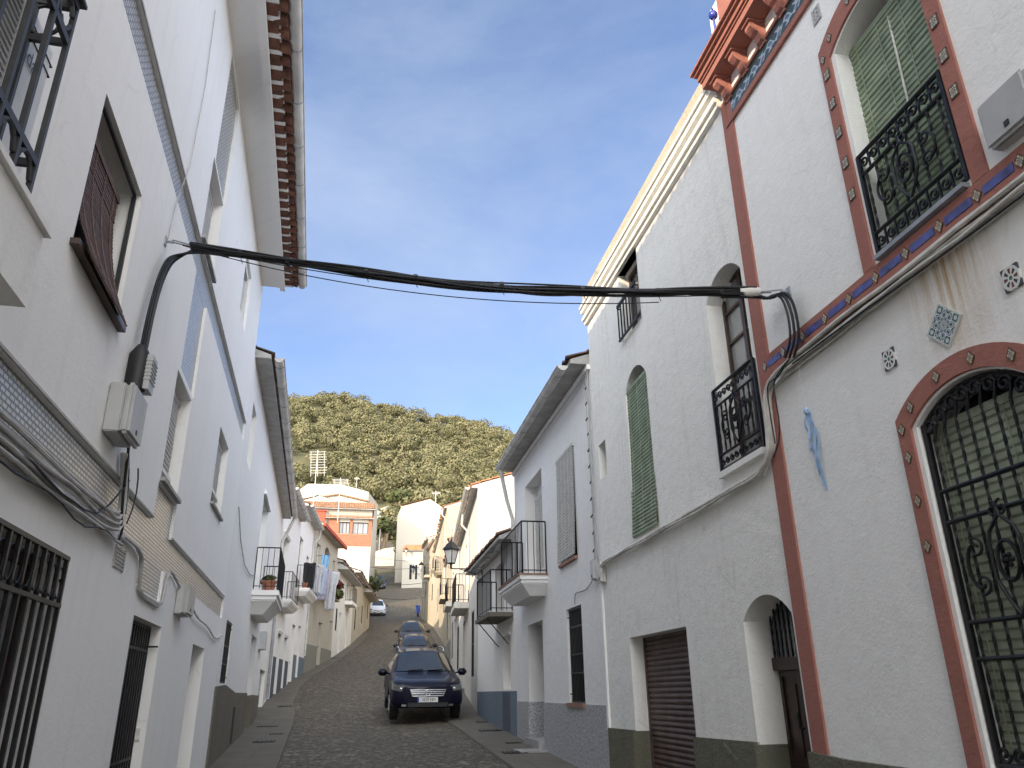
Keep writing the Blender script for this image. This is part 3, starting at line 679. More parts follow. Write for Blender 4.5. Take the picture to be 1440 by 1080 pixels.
# lower window: slatted blind and wrought grille
b_ = blind(r1, F, 3.0, 4.0, 1.15, 3.02, -.12, M['greyg_blind'], .05)
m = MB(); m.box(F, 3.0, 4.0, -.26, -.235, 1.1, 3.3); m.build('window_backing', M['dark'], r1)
m = MB(); d = -.035
m.box(F, 3.885, 3.92, d - .012, d + .012, 1.2, 3.07); m.box(F, 3.09, 3.125, d - .012, d + .012, 1.2, 3.07)
m.tube([F.P(u, d, z - .012) for u, z in arch(3.1, 3.91, 3.07, 3.21, 14)], .012, 6)
for z in (2.65, 2.47, 1.92, 1.73, 1.215): m.tube([F.P(3.1, d, z), F.P(3.91, d, z)], .014, 6)
ca = arch(3.1, 3.91, 3.07, 3.21, 9)
for k in range(8):
    u = lerp(3.105, 3.905, (k + .5) / 8); zt = np.interp(u, [p[0] for p in ca], [p[1] for p in ca])
    tw(m, F, u - .01, d, 1.3, zt - .15, .008); m.tube(spiral(F, u, zt - .068, .050, 1.25, math.pi, d, -1), .0125, 6)
    m.tube([F.P(u - .01, d, zt - .16), F.P(u - .045, d, zt - .065)], .010, 5)
    m.tube(spiral(F, u, 1.268, .044, 1.25, math.pi, d, 1), .011, 6)
scrollwork(m, F, 3.50, 2.2, .55, .52, d + .016, .0105)
m.build('window_grille', M['iron'], r1)
# upper window: green blind and balconette
blind(r1, F, 3.02, 3.96, 4.24, 6.0, -.14, M['green_blind'], .047)
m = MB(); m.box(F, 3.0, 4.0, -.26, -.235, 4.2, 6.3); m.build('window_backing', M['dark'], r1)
m = MB(); m.tube([F.P(3.5, -.14, 6.05), F.P(3.49, -.12, 5.5), F.P(3.51, -.13, 5.1)], .008, 5); m.build('blind_cord', M['white_cable'], r1)
m = MB(); d = .0
for z, r_ in ((5.06, .017), (4.905, .014), (4.43, .014), (4.285, .012)): m.tube([F.P(3.09, d, z), F.P(3.925, d, z)], r_, 6)
for u in (3.095, 3.92): m.box(F, u - .013, u + .013, d - .013, d + .013, 4.27, 5.06)
for k in range(8):
    u = lerp(3.1, 3.92, (k + .5) / 8)
    tw(m, F, u, d, 4.43, 4.9, .0085); m.tube(spiral(F, u, 4.983, .043, 1.25, 0, d, 1), .009, 6); m.tube(spiral(F, u, 4.36, .043, 1.25, math.pi, d, 1), .009, 6)
    plain(m, F, lerp(3.1, 3.92, k / 8), d, 4.905, 5.06, .006); plain(m, F, lerp(3.1, 3.92, k / 8), d, 4.285, 4.43, .006)
scrollwork(m, F, 3.51, 4.67, .44, .50, d + .016, .010)
m.build('balconette', M['iron'], r1)
m = MB(); m.box(F, 3.1, 3.92, -.2, .05, 4.225, 4.255); m.build('sill', M['zinc'], r1)
# top frieze, brackets, cornice
m = MB(); m.box(F, -9, 5.56, -.02, .03, 6.685, 6.745); m.box(F, -9, 5.56, -.02, .03, 6.955, 6.99); m.box(F, 5.53, 5.565, -.02, .028, 6.745, 6.955); m.build('frieze_border', M['terra'], r1)
m = MB(); m.box(F, -9, 5.53, -.02, .012, 6.745, 6.955); m.build('tile_frieze', M['frieze'], r1)
m = MB()
for k in range(16):
    u = 5.44 - .345 * k; m = MB()
    m.prism(F, [(u - .05, 6.93), (u - .05, 7.16), (u + .05, 7.16), (u + .05, 6.93)], -.02, .03)
    prof = [(.0, 6.95), (.03, 6.97), (.045, 7.04), (.08, 7.06), (.12, 7.10), (.12, 7.15), (0, 7.15)]
    n = len(prof); m.add([F.P(u + e, q + .028, z) for e in (-.045, .045) for q, z in prof], [tuple(range(n)), tuple(range(n, 2 * n))] + [(i, (i + 1) % n, n + (i + 1) % n, n + i) for i in range(n)])
    m.box(F, u - .065, u + .065, -.02, .17, 7.15, 7.175); m.build('bracket', M['terra'], r1)
m = MB()
for u1, d1, z0, z1 in ((5.60, .20, 7.175, 7.25), (5.61, .215, 7.25, 7.275), (5.62, .235, 7.275, 7.33), (5.63, .265, 7.33, 7.36), (5.65, .295, 7.36, 7.385)): m.box(F, -9, u1, -.3, d1, z0 + .001, z1)
m.build('cornice', M['terra'], r1)
m = MB(); m.box(F, 4.86, 5.24, -.2, .12, 7.38, 8.6); m.box(F, 4.8, 5.3, -.26, .18, 8.6, 8.68); pd = m.build('pedestal', M['terra'], r1)
m = MB(); c = F.P(5.2, .2, 7.74); m.ball(c, .045, 12, 1.15); m.tube([F.P(5.2, .2, 7.38), F.P(5.2, .2, 7.7)], .012, 6); m.ball(F.P(5.2, .2, 7.82), .012, 6); m.build('finial', M['blue_gl'], r1, True)
# loose ceramic tiles in the plaster
m = MB(); diamond(m, F, 3.515, 3.555, .142, -.01, .014, .142); m.build('decorative_tile', M['az1'], r1)['label'] = 'large blue and green tile set on its corner'
for u, z in ((4.025, 3.56), (3.0, 3.58)):
    m = MB(); diamond(m, F, u, z, .066, -.01, .012, .055, False); m.build('decorative_tile', M['az2'], r1)['label'] = 'small black and white star tile'
m = MB(); 
for i in range(5):
    for j in range(7):
        if i % 2 == 0 or j % 2 == 0: m.box(F, 3.975 + .02 * i, 3.995 + .02 * i, -.01, .01, 6.45 + .02 * j, 6.47 + .02 * j)
m.build('vent_tile', M['box'], r1)
m = MB(); m.box(F, 3.97, 4.08, -.012, .004, 6.445, 6.595); m.build('vent_back', M['white'], r1)

# ---------------------------------------------------------------- right: plain white house with roller shutter
r2 = thing('townhouse', 'tall white house with green hanging shutter, arched wooden door and brown roller shutter', 'house', F.P(8, 0, .35))
ops = [(archpoly(5.68, 6.5, -1, 2.14, 2.32), .3), (rect(7.77, 9.57, -1, 2.2), .22), (archpoly(5.72, 6.48, 3.5, 5.22, 5.42), .24), (archpoly(8.28, 9.08, 3.38, 5.22, 5.46), .2),
       (rect(8.27, 9.02, 5.97, 7.0), .25), (rect(10.06, 10.4, 4.42, 4.93), .25)]
m = MB(); wall(m, F, [(5.63, -1), (5.63, 7.1), (10.6, 7.1), (10.6, -1)], ops)
m.add([F.P(10.6, d, z) for d, z in ((0, -1), (0, 7.4), (-9, 7.4), (-9, -1))], [(0, 1, 2, 3)], [(0, -1), (0, 7.4), (9, 7.4), (9, -1)]); m.quad([F.P(5.63, 0, 7.3), F.P(10.6, 0, 7.3), F.P(10.6, -9, 7.3), F.P(5.63, -9, 7.3)])
m.build('wall', M['white_b'], r2)
m = MB()
for d1, z0, z1 in ((.05, 7.0, 7.06), (.085, 7.06, 7.12), (.045, 7.12, 7.19), (.10, 7.19, 7.26), (.125, 7.26, 7.30)): m.box(F, 5.62, 10.62, -.1, d1, z0, z1 - .001)
co = m.build('cornice', M['white_b'], r2)
m = MB(); m.box(F, 5.62, 10.61, -.25, .06, 7.30, 7.56); m.build('parapet', M['cream'], r2)
for pl4, bx in (([(5.64, -1), (5.64, 1.16), (5.68, 1.16), (5.68, -1)], None), ([(6.5, -1), (6.5, 1.19), (7.77, 1.17), (7.77, -1)], (6.488, 6.502, -.29, 1.17)), ([(9.57, -1), (9.57, 1.16), (10.58, 1.15), (10.58, -1)], (9.558, 9.572, -.21, 1.15))):
    m = MB(); m.prism(F, pl4, -.02, .035)
    if bx: m.box(F, bx[0], bx[1], bx[2], .03, -1, bx[3])
    m.build('plinth', M['olive'], r2)
dr = door(r2, F, 5.66, 6.52, .3, 2.32, -.27, 'wood_d', 2, 1.79)
m = MB(); m.box(F, 5.7, 6.48, -.262, -.258, 1.83, 2.32); 
m.build('fanlight_pane', M['glass'], dr)
m = MB()
for k in range(11): tw(m, F, lerp(5.72, 6.46, k / 10), -.235, 1.82, 2.3, .008, .03)
m.build('fanlight_grille', M['iron'], dr)
m = MB(); n = 34; pts = []
for i in range(n):
    for f, e in ((0, 0), (.2, .012), (.5, .018), (.8, .012)): pts.append((-.2 + e, lerp(2.22, .2, (i + f) / n)))
m.add([F.P(u, dd, z) for dd, z in pts for u in (7.75, 9.59)], [(2 * i, 2 * i + 1, 2 * i + 3, 2 * i + 2) for i in range(len(pts) - 1)])
m.box(F, 7.75, 7.81, -.2, -.17, .2, 2.22); m.box(F, 9.53, 9.59, -.2, -.17, .2, 2.22); m.build('roller_shutter', M['shutter'], r2)
w = pane(r2, F, 5.7, 6.5, 3.46, 5.44, -.22, 'frame_b', 'glass_c', (2, 6), .055)
m = MB(); d = .02
for z, r_ in ((4.29, .016), (4.12, .012), (3.64, .012), (3.5, .012)): m.tube([F.P(5.69, d, z), F.P(6.52, d, z)], r_, 6)
for u in (5.69, 6.52): m.box(F, u - .013, u + .013, d - .013, d + .013, 3.48, 4.29)
for k in range(9):
    u = lerp(5.69, 6.52, (k + .5) / 9); tw(m, F, u, d, 3.64, 4.12, .0085)
    m.tube(spiral(F, u, 4.205, .04, 1.2, 0, d, 1), .009, 5); m.tube(spiral(F, u, 3.572, .036, 1.2, 3.1, d, 1), .009, 5)
scrollwork(m, F, 6.1, 3.88, .46, .5, d + .016, .010); m.build('balconette', M['iron'], r2)
m = MB(); m.box(F, 5.68, 6.53, -.2, .06, 3.42, 3.475); m.build('sill', M['white_b'], r2)
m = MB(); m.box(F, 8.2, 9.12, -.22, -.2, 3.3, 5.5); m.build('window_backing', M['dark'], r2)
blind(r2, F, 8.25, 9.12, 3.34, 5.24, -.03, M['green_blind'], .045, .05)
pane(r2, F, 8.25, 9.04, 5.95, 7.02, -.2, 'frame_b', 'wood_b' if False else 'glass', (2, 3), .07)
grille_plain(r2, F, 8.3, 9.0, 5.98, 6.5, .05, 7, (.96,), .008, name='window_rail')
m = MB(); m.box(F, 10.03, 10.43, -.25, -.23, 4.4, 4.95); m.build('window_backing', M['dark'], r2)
m = MB(); m.box(F, 10.545, 10.62, -.02, .03, 1.12, 3.15); m.build('corner_bead', M['white_l'], r2)

# ---------------------------------------------------------------- right: house with gutter and granite plinth
r3 = thing('townhouse', 'two-storey white house with granite plinth, long gutter and balcony with pale slab', 'house', F.P(13.8, 0, .6))
wl = rect(11.82, 12.86, 3.58, 5.33); bdr = rect(14.2, 15.8, 3.75, 5.66); gd = rect(14.45, 15.8, -1, 2.83); gw = rect(11.74, 12.66, 1.43, 2.83)
shell(r3, F, 10.6, 17.03, -1, 6.36, [(wl, .12), (bdr, .3), (gd, .35), (gw, .15)], M['white_c'], 8)
roof(r3, F, 10.62, 17.05, 6.34, .36, 8, .36, 'roof_d', soffit='eaveboard')
gutter(r3, F, 10.72, 16.75, .40, 6.33, .08, 'gutter', True, step=.95)
m = MB(); m.box(F, 10.6, 17.02, -.01, .05, 6.24, 6.32); m.build('eave_moulding', M['white_l'], r3)
downpipe(r3, F, [(16.6, .4, 6.3), (16.85, .2, 5.6), (16.9, .07, 5.2), (16.9, .07, 3.9)], .045, 'gutter')
plinth(r3, F, [(10.62, 14.45), (15.8, 17.0)], -1, 1.42, M['granite'], .02, [(14.45, 15.8, .34)])
blind(r3, F, 11.76, 12.92, 3.6, 5.36, .01, M['white_blind'], .05, .04, cords=True)
m = MB(); m.box(F, 11.8, 12.9, -.13, -.11, 3.55, 5.35); m.build('window_backing', M['dark'], r3)
m = MB(); m.box(F, 11.8, 12.9, -.1, .05, 3.53, 3.58); m.build('sill', M['sill'], r3)
blind(r3, F, 14.2, 15.8, 3.78, 5.35, -.22, M['white_blind'], .05); m = MB(); m.box(F, 14.15, 15.85, -.31, -.27, 3.7, 5.7); m.build('window_backing', M['white_c'], r3)
balcony(r3, F, 13.88, 16.15, .52, 3.56, .34, M['white_l'], 'sill', .98, 17)
grille_plain(r3, F, 11.8, 12.6, 1.45, 2.81, -.04, 11, (.3, .5, .8), .009, name='window_grille'); pane(r3, F, 11.72, 12.68, 1.4, 2.85, -.14, 'frame_w', 'glass', (2, 2))
m = MB(); m.box(F, 11.7, 12.7, -.12, .05, 1.375, 1.43); m.build('sill', M['sill'], r3)
door(r3, F, 14.4, 15.85, .75, 2.85, -.33, 'wood_d', 2)
m = MB(); m.box(F, 14.47, 15.78, -.3, .12, .4, .8); m.box(F, 14.2, 15.95, .0, .5, .2, .66); m.build('doorstep', M['step'], r3)

# ---------------------------------------------------------------- right: low old house
r4 = thing('townhouse', 'low old white house with mossy tiled eave, blue-grey plinth and rotting balcony', 'house', F.P(20, 0, .9))
shell(r4, F, 17.03, 22.9, -1, 4.82, [(rect(18.5, 19.75, 3.2, 4.55), .3), (rect(17.75, 18.72, 1.65, 2.8), .3)], M['white_b'], 7)
roof(r4, F, 17.06, 22.95, 4.80, .42, 7, .40, 'roof_d', rag=.03)
plinth(r4, F, [(17.05, 22.88)], -1, 1.62, M['bluep'], .02)
m = MB(); m.box(F, 17.75, 18.72, .0, .024, .8, 1.6); m.build('blocked_doorway', M['darkp'], r4)
m = MB(); m.box(F, 17.7, 18.76, -.31, -.2, 1.6, 2.85); m.build('blocked_panel', M['white_b'], r4)
m = MB(); m.box(F, 17.7, 18.8, -.01, .05, 2.8, 2.86); m.build('lintel', M['white_b'], r4)
door(r4, F, 18.45, 19.8, 3.2, 4.6, -.28, 'wood_d', 2)
bb = balcony(r4, F, 17.35, 19.55, .55, 3.24, .09, M['brownp'], None, .92, 16, False)
m = MB()
for u in (17.9, 19.2): m.tube([F.P(u, .02, 2.6), F.P(u, .5, 3.14)], .013, 5)
m.build('stay', M['iron'], bb)
m = MB(); 
for k in range(9): m.tube([F.P(u_, .25 + .05 * math.sin(u_ * 5), 4.74 + .03 * math.sin(u_ * 3 + k)) for u_ in np.linspace(17.2, 22.5, 12)] if k == 0 else [F.P(17.3 + .5 * k, .2, 4.72), F.P(17.45 + .5 * k, .24, 4.7)], .02, 6)
m.build('eave_conduit', M['conduit'], r4)
m = MB(); m.box(F, 17.03, 19.2, -3.9, -2.2, 4.7, 6.7); m.build('roof_storey', M['white_c'], r4)

# ---------------------------------------------------------------- right: further rows
RA, RB, RC = fr2(RP[0], RP[1], -1), fr2(RP[1], RP[2], -1), fr2(RP[2], RP[3], -1)
def far_house(label, F, u0, u1, zt, feats, matw='white_c', matr='roof', depth=8, over=.22, pitch=.33, ku=1., kz=1., gut=True, rag=0., chim=False, grp=None, gable=True, low=None):
    Z = lambda z: 1.6 + (z - 1.6) * kz
    fe = []
    for f in feats:
        f = list(f)
        if f[0] == 'plinth': f[1] = Z(f[1]); f[3] = [(a * ku, b * ku) for a, b in f[3]]
        elif f[0] == 'pipe': f[1] *= ku; f[2] = Z(f[2])
        elif f[0] == 'balc': f[1] *= ku; f[2] *= ku; f[4] = Z(f[4])
        elif f[0] in ('lintel', 'awning'): f[1] *= ku; f[2] *= ku; f[3] = Z(f[3])
        else: f[1] *= ku; f[2] *= ku; f[3] = Z(f[3]); f[4] = Z(f[4])
        fe.append(f)
    feats = fe; u0 *= ku; u1 *= ku; zt = Z(zt)
    pm = F.P((u0 + u1) / 2, 0, 0); zb = g(pm[1]); zlo = min(g(F.P(u0, 0, 0)[1]), g(F.P(u1, 0, 0)[1])) - 1
    rt = thing('townhouse', label, 'house', (pm[0], pm[1], zb), grp)
    holes = []
    for f in feats:
        if f[0] in ('win', 'door', 'garage'): holes.append((rect(f[1], f[2], f[3] if f[0] != 'door' else f[3], f[4]), .2))
        if f[0] == 'arch': holes.append((archpoly(f[1], f[2], f[3], f[4] - .35, f[4]), .2))
    shell(rt, F, u0, u1, zlo, zt, holes, M[matw], depth, gable, pitch)
    if gable:
        rf = roof(rt, F, u0, u1 + .02, zt - .02, over, depth, pitch, matr, rag=rag, col=.24)
        if chim:
            c = MB(); uc = lerp(u0, u1, .55); c.box(F, uc - .3, uc + .3, -depth / 2 - .3, -depth / 2 + .3, zt, zt + depth * pitch / 2 + 1.0); c.build('chimney', M[matw], rf)
    if gut: gutter(rt, F, u0 + .1, u1 - .1, over + .06, zt + .02, .08)
    for f in feats:
        k = f[0]; opt = f[5] if len(f) > 5 else None
        if k in ('win', 'arch'):
            if opt == 'dark': 
                m = MB(); m.box(F, f[1] - .02, f[2] + .02, -.2, -.18, f[3] - .02, f[4] + .02); m.build('window', M['dark'], rt)
                grille_plain(rt, F, f[1] + .04, f[2] - .04, f[3] + .03, f[4] - .03, -.02, 7, (.5,), .01, name='window_grille')
            elif opt == 'blind':
                blind(rt, F, f[1] - .02, f[2] + .02, f[3], f[4], -.1, M['white_blind'], .08, cords=False); m = MB(); m.box(F, f[1] - .02, f[2] + .02, -.2, -.17, f[3] - .02, f[4] + .02); m.build('window', M['dark'], rt)
            else: pane(rt, F, f[1] - .01, f[2] + .01, f[3] - .01, f[4] + .01, -.18, opt or 'frame_w', 'glass_c' if opt == 'frame_w' else 'glass', (2, 2))
        elif k == 'door': door(rt, F, f[1], f[2], f[3], f[4], -.17, opt or 'wood_d', 1 if f[2] - f[1] < 1.1 else 2)
        elif k == 'balc': balcony(rt, F, f[1], f[2], f[3], f[4], f[5], M[matw], None, .95, 10, f[6] if len(f) > 6 else False, f[7] if len(f) > 7 else 'iron')
        elif k == 'pipe': downpipe(rt, F, [(f[1], over, zt), (f[1], .3, zt - .45), (f[1], .06, zt - .7), (f[1], .06, f[2])], .045, f[3] if len(f) > 3 else 'gutter')
        elif k == 'plinth': plinth(rt, F, f[3], zlo, f[1], M[f[2]], .02)
        elif k == 'lintel':
            m = MB(); m.box(F, f[1], f[2], -.01, .07, f[3], f[3] + .08); m.box(F, f[1] + .06, f[2] - .06, -.01, .04, f[3] - .06, f[3]); m.build('lintel', M[matw], rt)
        elif k == 'awning':
            a = roof(rt, F, f[1], f[2], f[3], f[4], .1, .55, f[5] if len(f) > 5 else 'roof_d', rag=.05, name='tile_awning', back=False)
    return rt
hA = far_house('white house with white gutter and two pale balconies, behind the wall lantern', RA, .05, 8.3, 6.9,
    [('win', 1.2, 2.2, 2.0, 3.75, 'dark'), ('door', 5.0, 6.2, 1.6, 3.8), ('win', 4.0, 4.9, 4.3, 6.2, 'frame_w'), ('balc', 3.3, 5.7, .5, 4.2, .2, False), ('pipe', 2.9, 4.5)], 'white_m', 'roof_o', 8, .25, .3, rag=.06, ku=1.26, kz=1.11)
hB = far_house('white house with green-railed balcony beyond the lantern house', RA, 8.32, 15.2, 7.7,
    [('win', 8.6, 9.8, 2.4, 4.0, 'dark'), ('door', 11.4, 12.4, 2.4, 4.5), ('balc', 8.9, 11.2, .55, 4.9, .2, False), ('win', 9.6, 10.6, 5.0, 7.0), ('win', 13.4, 14.4, 3.0, 4.6, 'dark'), ('win', 13.4, 14.4, 5.4, 6.8), ('pipe', 8.45, 5.5)], 'white_m', 'roof_o', 8, .22, .3, rag=.08, ku=1.26, kz=1.11, gut=False)
hC = far_house('narrow house with peeling brown door between pale facades', RA, 15.22, 23.1, 8.6,
    [('door', 16.6, 17.6, 3.1, 5.2, 'frame_b'), ('win', 19.3, 20.3, 4.2, 5.9, 'dark'), ('balc', 18.6, 21, .5, 6.4, .22, False), ('win', 19.3, 20.3, 6.45, 8.1), ('plinth', 4.0, 'greyp', [(15.25, 16.6), (17.6, 23.1)])], 'cream', 'roof', 8, .22, .3, rag=.08, ku=1.26, kz=1.11, gut=False)
hD = far_house('tall sunlit cream house with bare flaking gable under an orange tile verge', RB, .05, 9.5, 12.4,
    [('win', 2, 3, 6.2, 7.8, 'dark'), ('door', 5.4, 6.5, 4.6, 6.9), ('win', 2, 3, 9.3, 11.2), ('win', 6, 7, 9.3, 11.2, 'blind'), ('balc', 5.2, 7.6, .5, 9.1, .25, True), ('pipe', .5, 7)], 'ochre_old', 'roof_o', 10, .25, .32, rag=.1, ku=.905, kz=1.10, gut=False)
hE = far_house('sunlit cream house with small balcony high on the right row', RB, 9.52, 20, 12.3,
    [('win', 11, 12, 7, 8.6, 'dark'), ('door', 14, 15, 6, 8.2), ('win', 11, 12, 10, 11.6), ('win', 16, 17, 10, 11.6, 'blind'), ('balc', 10.6, 12.6, .5, 9.9, .25, True)], 'cream', 'roof', 9, .22, .3, rag=.08, ku=.905, kz=1.10, gut=False)
hF = far_house('sunlit pale house with terracotta roof, near the moped', RC, .05, 8, 14.0,
    [('win', 1.4, 2.4, 9, 10.4, 'dark'), ('door', 4.4, 5.4, 7.6, 9.7), ('win', 1.4, 2.4, 11.6, 13.2), ('win', 5.4, 6.4, 11.6, 13.2), ('balc', 5, 7, .5, 11.5, .22)], 'cream', 'roof_o', 9, .22, .3, rag=.08, ku=.81, kz=1.05, gut=False)
hG = far_house('last cream house of the right-hand row before the side lane', RC, 8.02, 15.5, 15.2,
    [('win', 9.4, 10.4, 10, 11.4, 'dark'), ('door', 12, 13, 8.7, 10.8), ('win', 9.4, 10.4, 12.6, 14.2), ('win', 13, 14, 12.6, 14.2)], 'cream', 'roof_o', 9, .22, .3, rag=.08, ku=.81, kz=1.05, gut=False)
# ---------------------------------------------------------------- left: big white house with relief-tile bands
F = FL
l1 = thing('apartment_house', 'big white house with silver relief-tile bands and brown blinds, nearest on the left', 'house', F.P(8, 0, .3))
up = [(-9, 5.7), (-9, 6.02), (13.45, 6.02), (13.45, 5.7), (8.38, 5.7), (8.38, 4.6), (7.52, 4.6), (7.52, 5.7)]
lo = [(-9, 2.76), (-9, 3.08), (7.36, 3.08), (7.36, 3.42), (8.36, 3.42), (8.36, 3.07), (13.45, 3.05), (13.45, 2.74), (8.24, 2.74), (8.24, 2.45), (7.12, 2.45), (7.12, 2.76)]
w1, w2, w3, w4, w5 = rect(4.17, 5.25, 3.98, 5.03), rect(7.5, 8.44, 6.1, 7.12), rect(10.95, 11.85, 7.02, 8.0), rect(7.4, 8.3, 3.46, 4.54), rect(10.62, 11.74, 3.98, 5.03)
top = rect(7.6, 8.55, 7.15, 8.68)
gr, d1, d2, bd1 = rect(3.45, 5.14, .75, 2.38), rect(7.22, 8.52, -1, 2.24), rect(10.75, 11.9, -1, 2.21), rect(.4, 1.6, 3.1, 5.1)
m = MB(); wall(m, F, [(-9, -1), (-9, 8.85), (13.6, 8.85), (13.6, -1)], [(up, .035), (lo, .035), (top, .035), (w1, .24), (w2, .2), (w3, .1), (w4, .2), (w5, .18), (gr, .22), (d1, .24), (d2, .3), (bd1, .3)])
m.add([F.P(13.6, d, z) for d, z in ((0, -1), (0, 8.85), (-4.5, 10.3), (-9, 8.85), (-9, -1))], [tuple(range(5))], [(d, z) for d, z in ((0, -1), (0, 8.85), (-4.5, 10.3), (-9, 8.85), (-9, -1))])
m.build('wall', M['white_l'], l1)
m = MB()
for pl2 in (up, lo, top):
    us = [p[0] for p in pl2]; zs = [p[1] for p in pl2]
    if pl2 is top: m.box(F, min(us) - .01, max(us) + .01, -.06, -.03, min(zs) - .01, max(zs) + .01)
m.box(F, -9, 13.46, -.06, -.03, 5.69, 6.03); m.box(F, 7.51, 8.39, -.06, -.031, 4.59, 5.688)
m.box(F, -9, 13.46, -.06, -.03, 2.73, 3.09); m.box(F, 7.35, 8.37, -.06, -.031, 3.092, 3.43); m.box(F, 7.11, 8.25, -.06, -.031, 2.44, 2.728)
m.build('relief_tile_band', M['band'], l1)
m = MB(); m.box(F, -9, 13.46, -.01, .010, 6.024, 6.045); m.box(F, -9, 7.36, -.01, .010, 3.084, 3.1); m.box(F, 8.36, 13.46, -.01, .010, 3.074, 3.09); m.build('band_edge', M['conduit'], l1)
def back(o, F, u0, u1, z0, z1, d, mat='dark', nm='window_backing'):
    q = MB(); q.box(F, u0, u1, d - .02, d, z0, z1); return q.build(nm, M[mat], o)
back(l1, F, 4.1, 5.3, 3.9, 5.1, -.22); blind(l1, F, 4.2, 5.12, 3.9, 4.86, -.12, M['wood_b'], .03, .22, cords=True)
m = MB(); m.box(F, 4.19, 5.23, -.05, -.03, 5.0, 5.02); m.box(F, 5.22, 5.24, -.06, -.03, 4.0, 5.0); m.build('blind_guide', M['plastic'], l1)
m = MB(); m.box(F, 4.13, 5.3, -.2, .05, 3.945, 3.98); m.build('sill', M['frame_b'], l1)
for (u0, u1, z0, z1, dd, f) in ((7.5, 8.44, 6.1, 7.12, -.14, .78), (7.4, 8.3, 3.46, 4.54, -.14, .8), (10.62, 11.74, 3.98, 5.03, -.12, .72)):
    w = pane(l1, F, u0, u1, z0, z1, dd - .05, 'frame_w', 'glass', (2, 1))
    blind(w, F, u0 + .02, u1 - .02, z1 - (z1 - z0) * f, z1 - .1, dd + .02, M['grey_blind'], .045, 0, cords=False)
    m = MB(); m.box(F, u0 + .01, u1 - .01, dd, dd + .06, z1 - (z1 - z0) * f - .04, z1 - (z1 - z0) * f); m.build('blind_bar', M['frame_w'], w)
    m = MB(); m.box(F, u0 - .03, u1 + .03, -.15, .045, z0 - .03, z0 + .004); m.build('sill', M['step'], w)
pane(l1, F, 10.95, 11.85, 7.0, 8.02, -.09, 'frame_w', 'glass_c', (1, 1), .12)
back(l1, F, 3.4, 5.2, .7, 2.45, -.21, 'dark')
pane(l1, F, 3.45, 5.14, .75, 2.38, -.2, 'wood_d', 'glass', (3, 1), .06)
grille_plain(l1, F, 3.5, 5.12, .78, 2.37, .02, 13, (.08, .83), .011, True, 'iron', 'window_grille')
dd_ = door(l1, F, 7.18, 8.56, .1, 2.28, -.22, 'dark', 2)
grille_plain(l1, F, 7.26, 8.48, .15, 2.22, -.10, 13, (.1, .45, .9), .013, name='door_grille')
m = MB(); m.box(F, 8.5, 8.523, -.2, -.05, 1.23, 1.33); m.build('doorbell_plate', M['white_cable'], l1)
door(l1, F, 10.7, 11.95, .2, 2.25, -.28, 'grey_blind', 1)
m = MB(); 
for k in range(6): m.box(F, 6.24, 6.56, -.002, .012, 2.5 + .026 * k, 2.515 + .026 * k)
for u in (6.24, 6.4, 6.555): m.box(F, u - .008, u + .008, -.002, .010, 2.49, 2.655)
m.build('vent', M['conduit'], l1)
# eave with brick dentils, gutter
m = MB(); m.box(F, -9, 13.45, -.02, .36, 8.74, 8.86); m.box(F, -9, 13.47, .33, .42, 8.68, 8.74 - .002); ev = m.build('soffit', M['white_l'], l1)
m = MB(); k = -9.0
while k < 13.4: m.box(F, k, k + .17, .36, .54, 8.755, 8.83); k += .255
m.build('brick_dentil', M['brick_dk'], ev)
m = MB(); m.box(F, -9, 13.45, .36, .56, 8.80, 8.9); k = -9.0
while k < 13.4: m.box(F, k + .172, k + .253, .36, .56, 8.765, 8.80); k += .255
m.build('mortar_course', M['white_l'], ev)
m = MB(); k = -9.0; rt_ = random.Random(5)
while k < 13.3: z_ = 8.80 + rt_.uniform(-.012, .012); m.tube([F.P(k + .10, .5, z_ + .05), F.P(k + .10, .655 + rt_.uniform(-.02, .015), z_ + .035)], [.085, .095], 8); k += .21
m.build('tile_ends', M['brick_dk'], ev)
roof(l1, F, -9, 13.47, 8.86, .68, 9, .32, 'roof_d')
gutter(l1, F, -9, 13.5, .72, 8.86, .075, 'gutter', True, step=.9)
# small wire dropping down the face
m = MB(); m.tube([F.P(6.4, .01, 8.1), F.P(6.5, .015, 7.2), F.P(6.42, .02, 6.2), F.P(6.18, .015, 5.6), F.P(6.1, .02, 5.2)], .005, 5); m.build('wire', M['conduit'], l1)
# balcony at the top left
lb = MB(); lb.box(F, -2.2, 2.53, -.05, .5, 2.78, 3.05); lb.box(F, -2.2, 2.545, -.03, .52, 3.052, 3.075); lb = lb.build('balcony', M['white_l'], l1)
m = MB(); d = .44
def rl(m, z, r): m.box(F, -2.1, 2.48, d - r * .6, d + r * .6, z - r, z + r); m.box(F, 2.48 - r * .6, 2.48 + r * .6, 0, d, z - r, z + r)
for z, r_ in ((4.02, .02), (3.84, .014), (3.30, .014)): rl(m, z, r_)
m.box(F, -2.1, 2.5, d - .03, d + .03, 4.03, 4.045)
for k in range(30):
    u = 2.48 - .155 * k; m.box(F, u - .009, u + .009, d - .009, d + .009, 3.07, 4.02)
for k in range(3): m.box(F, 2.471, 2.489, .02 + .14 * k, .038 + .14 * k, 3.07, 4.02)
for k in range(29):
    u = 2.48 - .155 * (k + .5)
    for zc, hh in ((3.93, .075), (3.19, .1)): m.tube([F.P(u + .066 * math.cos(t), d, zc + hh * math.sin(t)) for t in np.linspace(.3, 5.98, 12)], .009, 5)
for k in range(3):
    for zc, hh in ((3.93, .075), (3.19, .1)): m.tube([F.P(2.48, .07 + .14 * k + .055 * math.cos(t), zc + hh * math.sin(t)) for t in np.linspace(0, 6.28, 12)], .008, 5)
m.build('railing', M['iron_g'], lb)
door(l1, F, .38, 1.62, 3.1, 5.12, -.25, 'wood_d', 2)

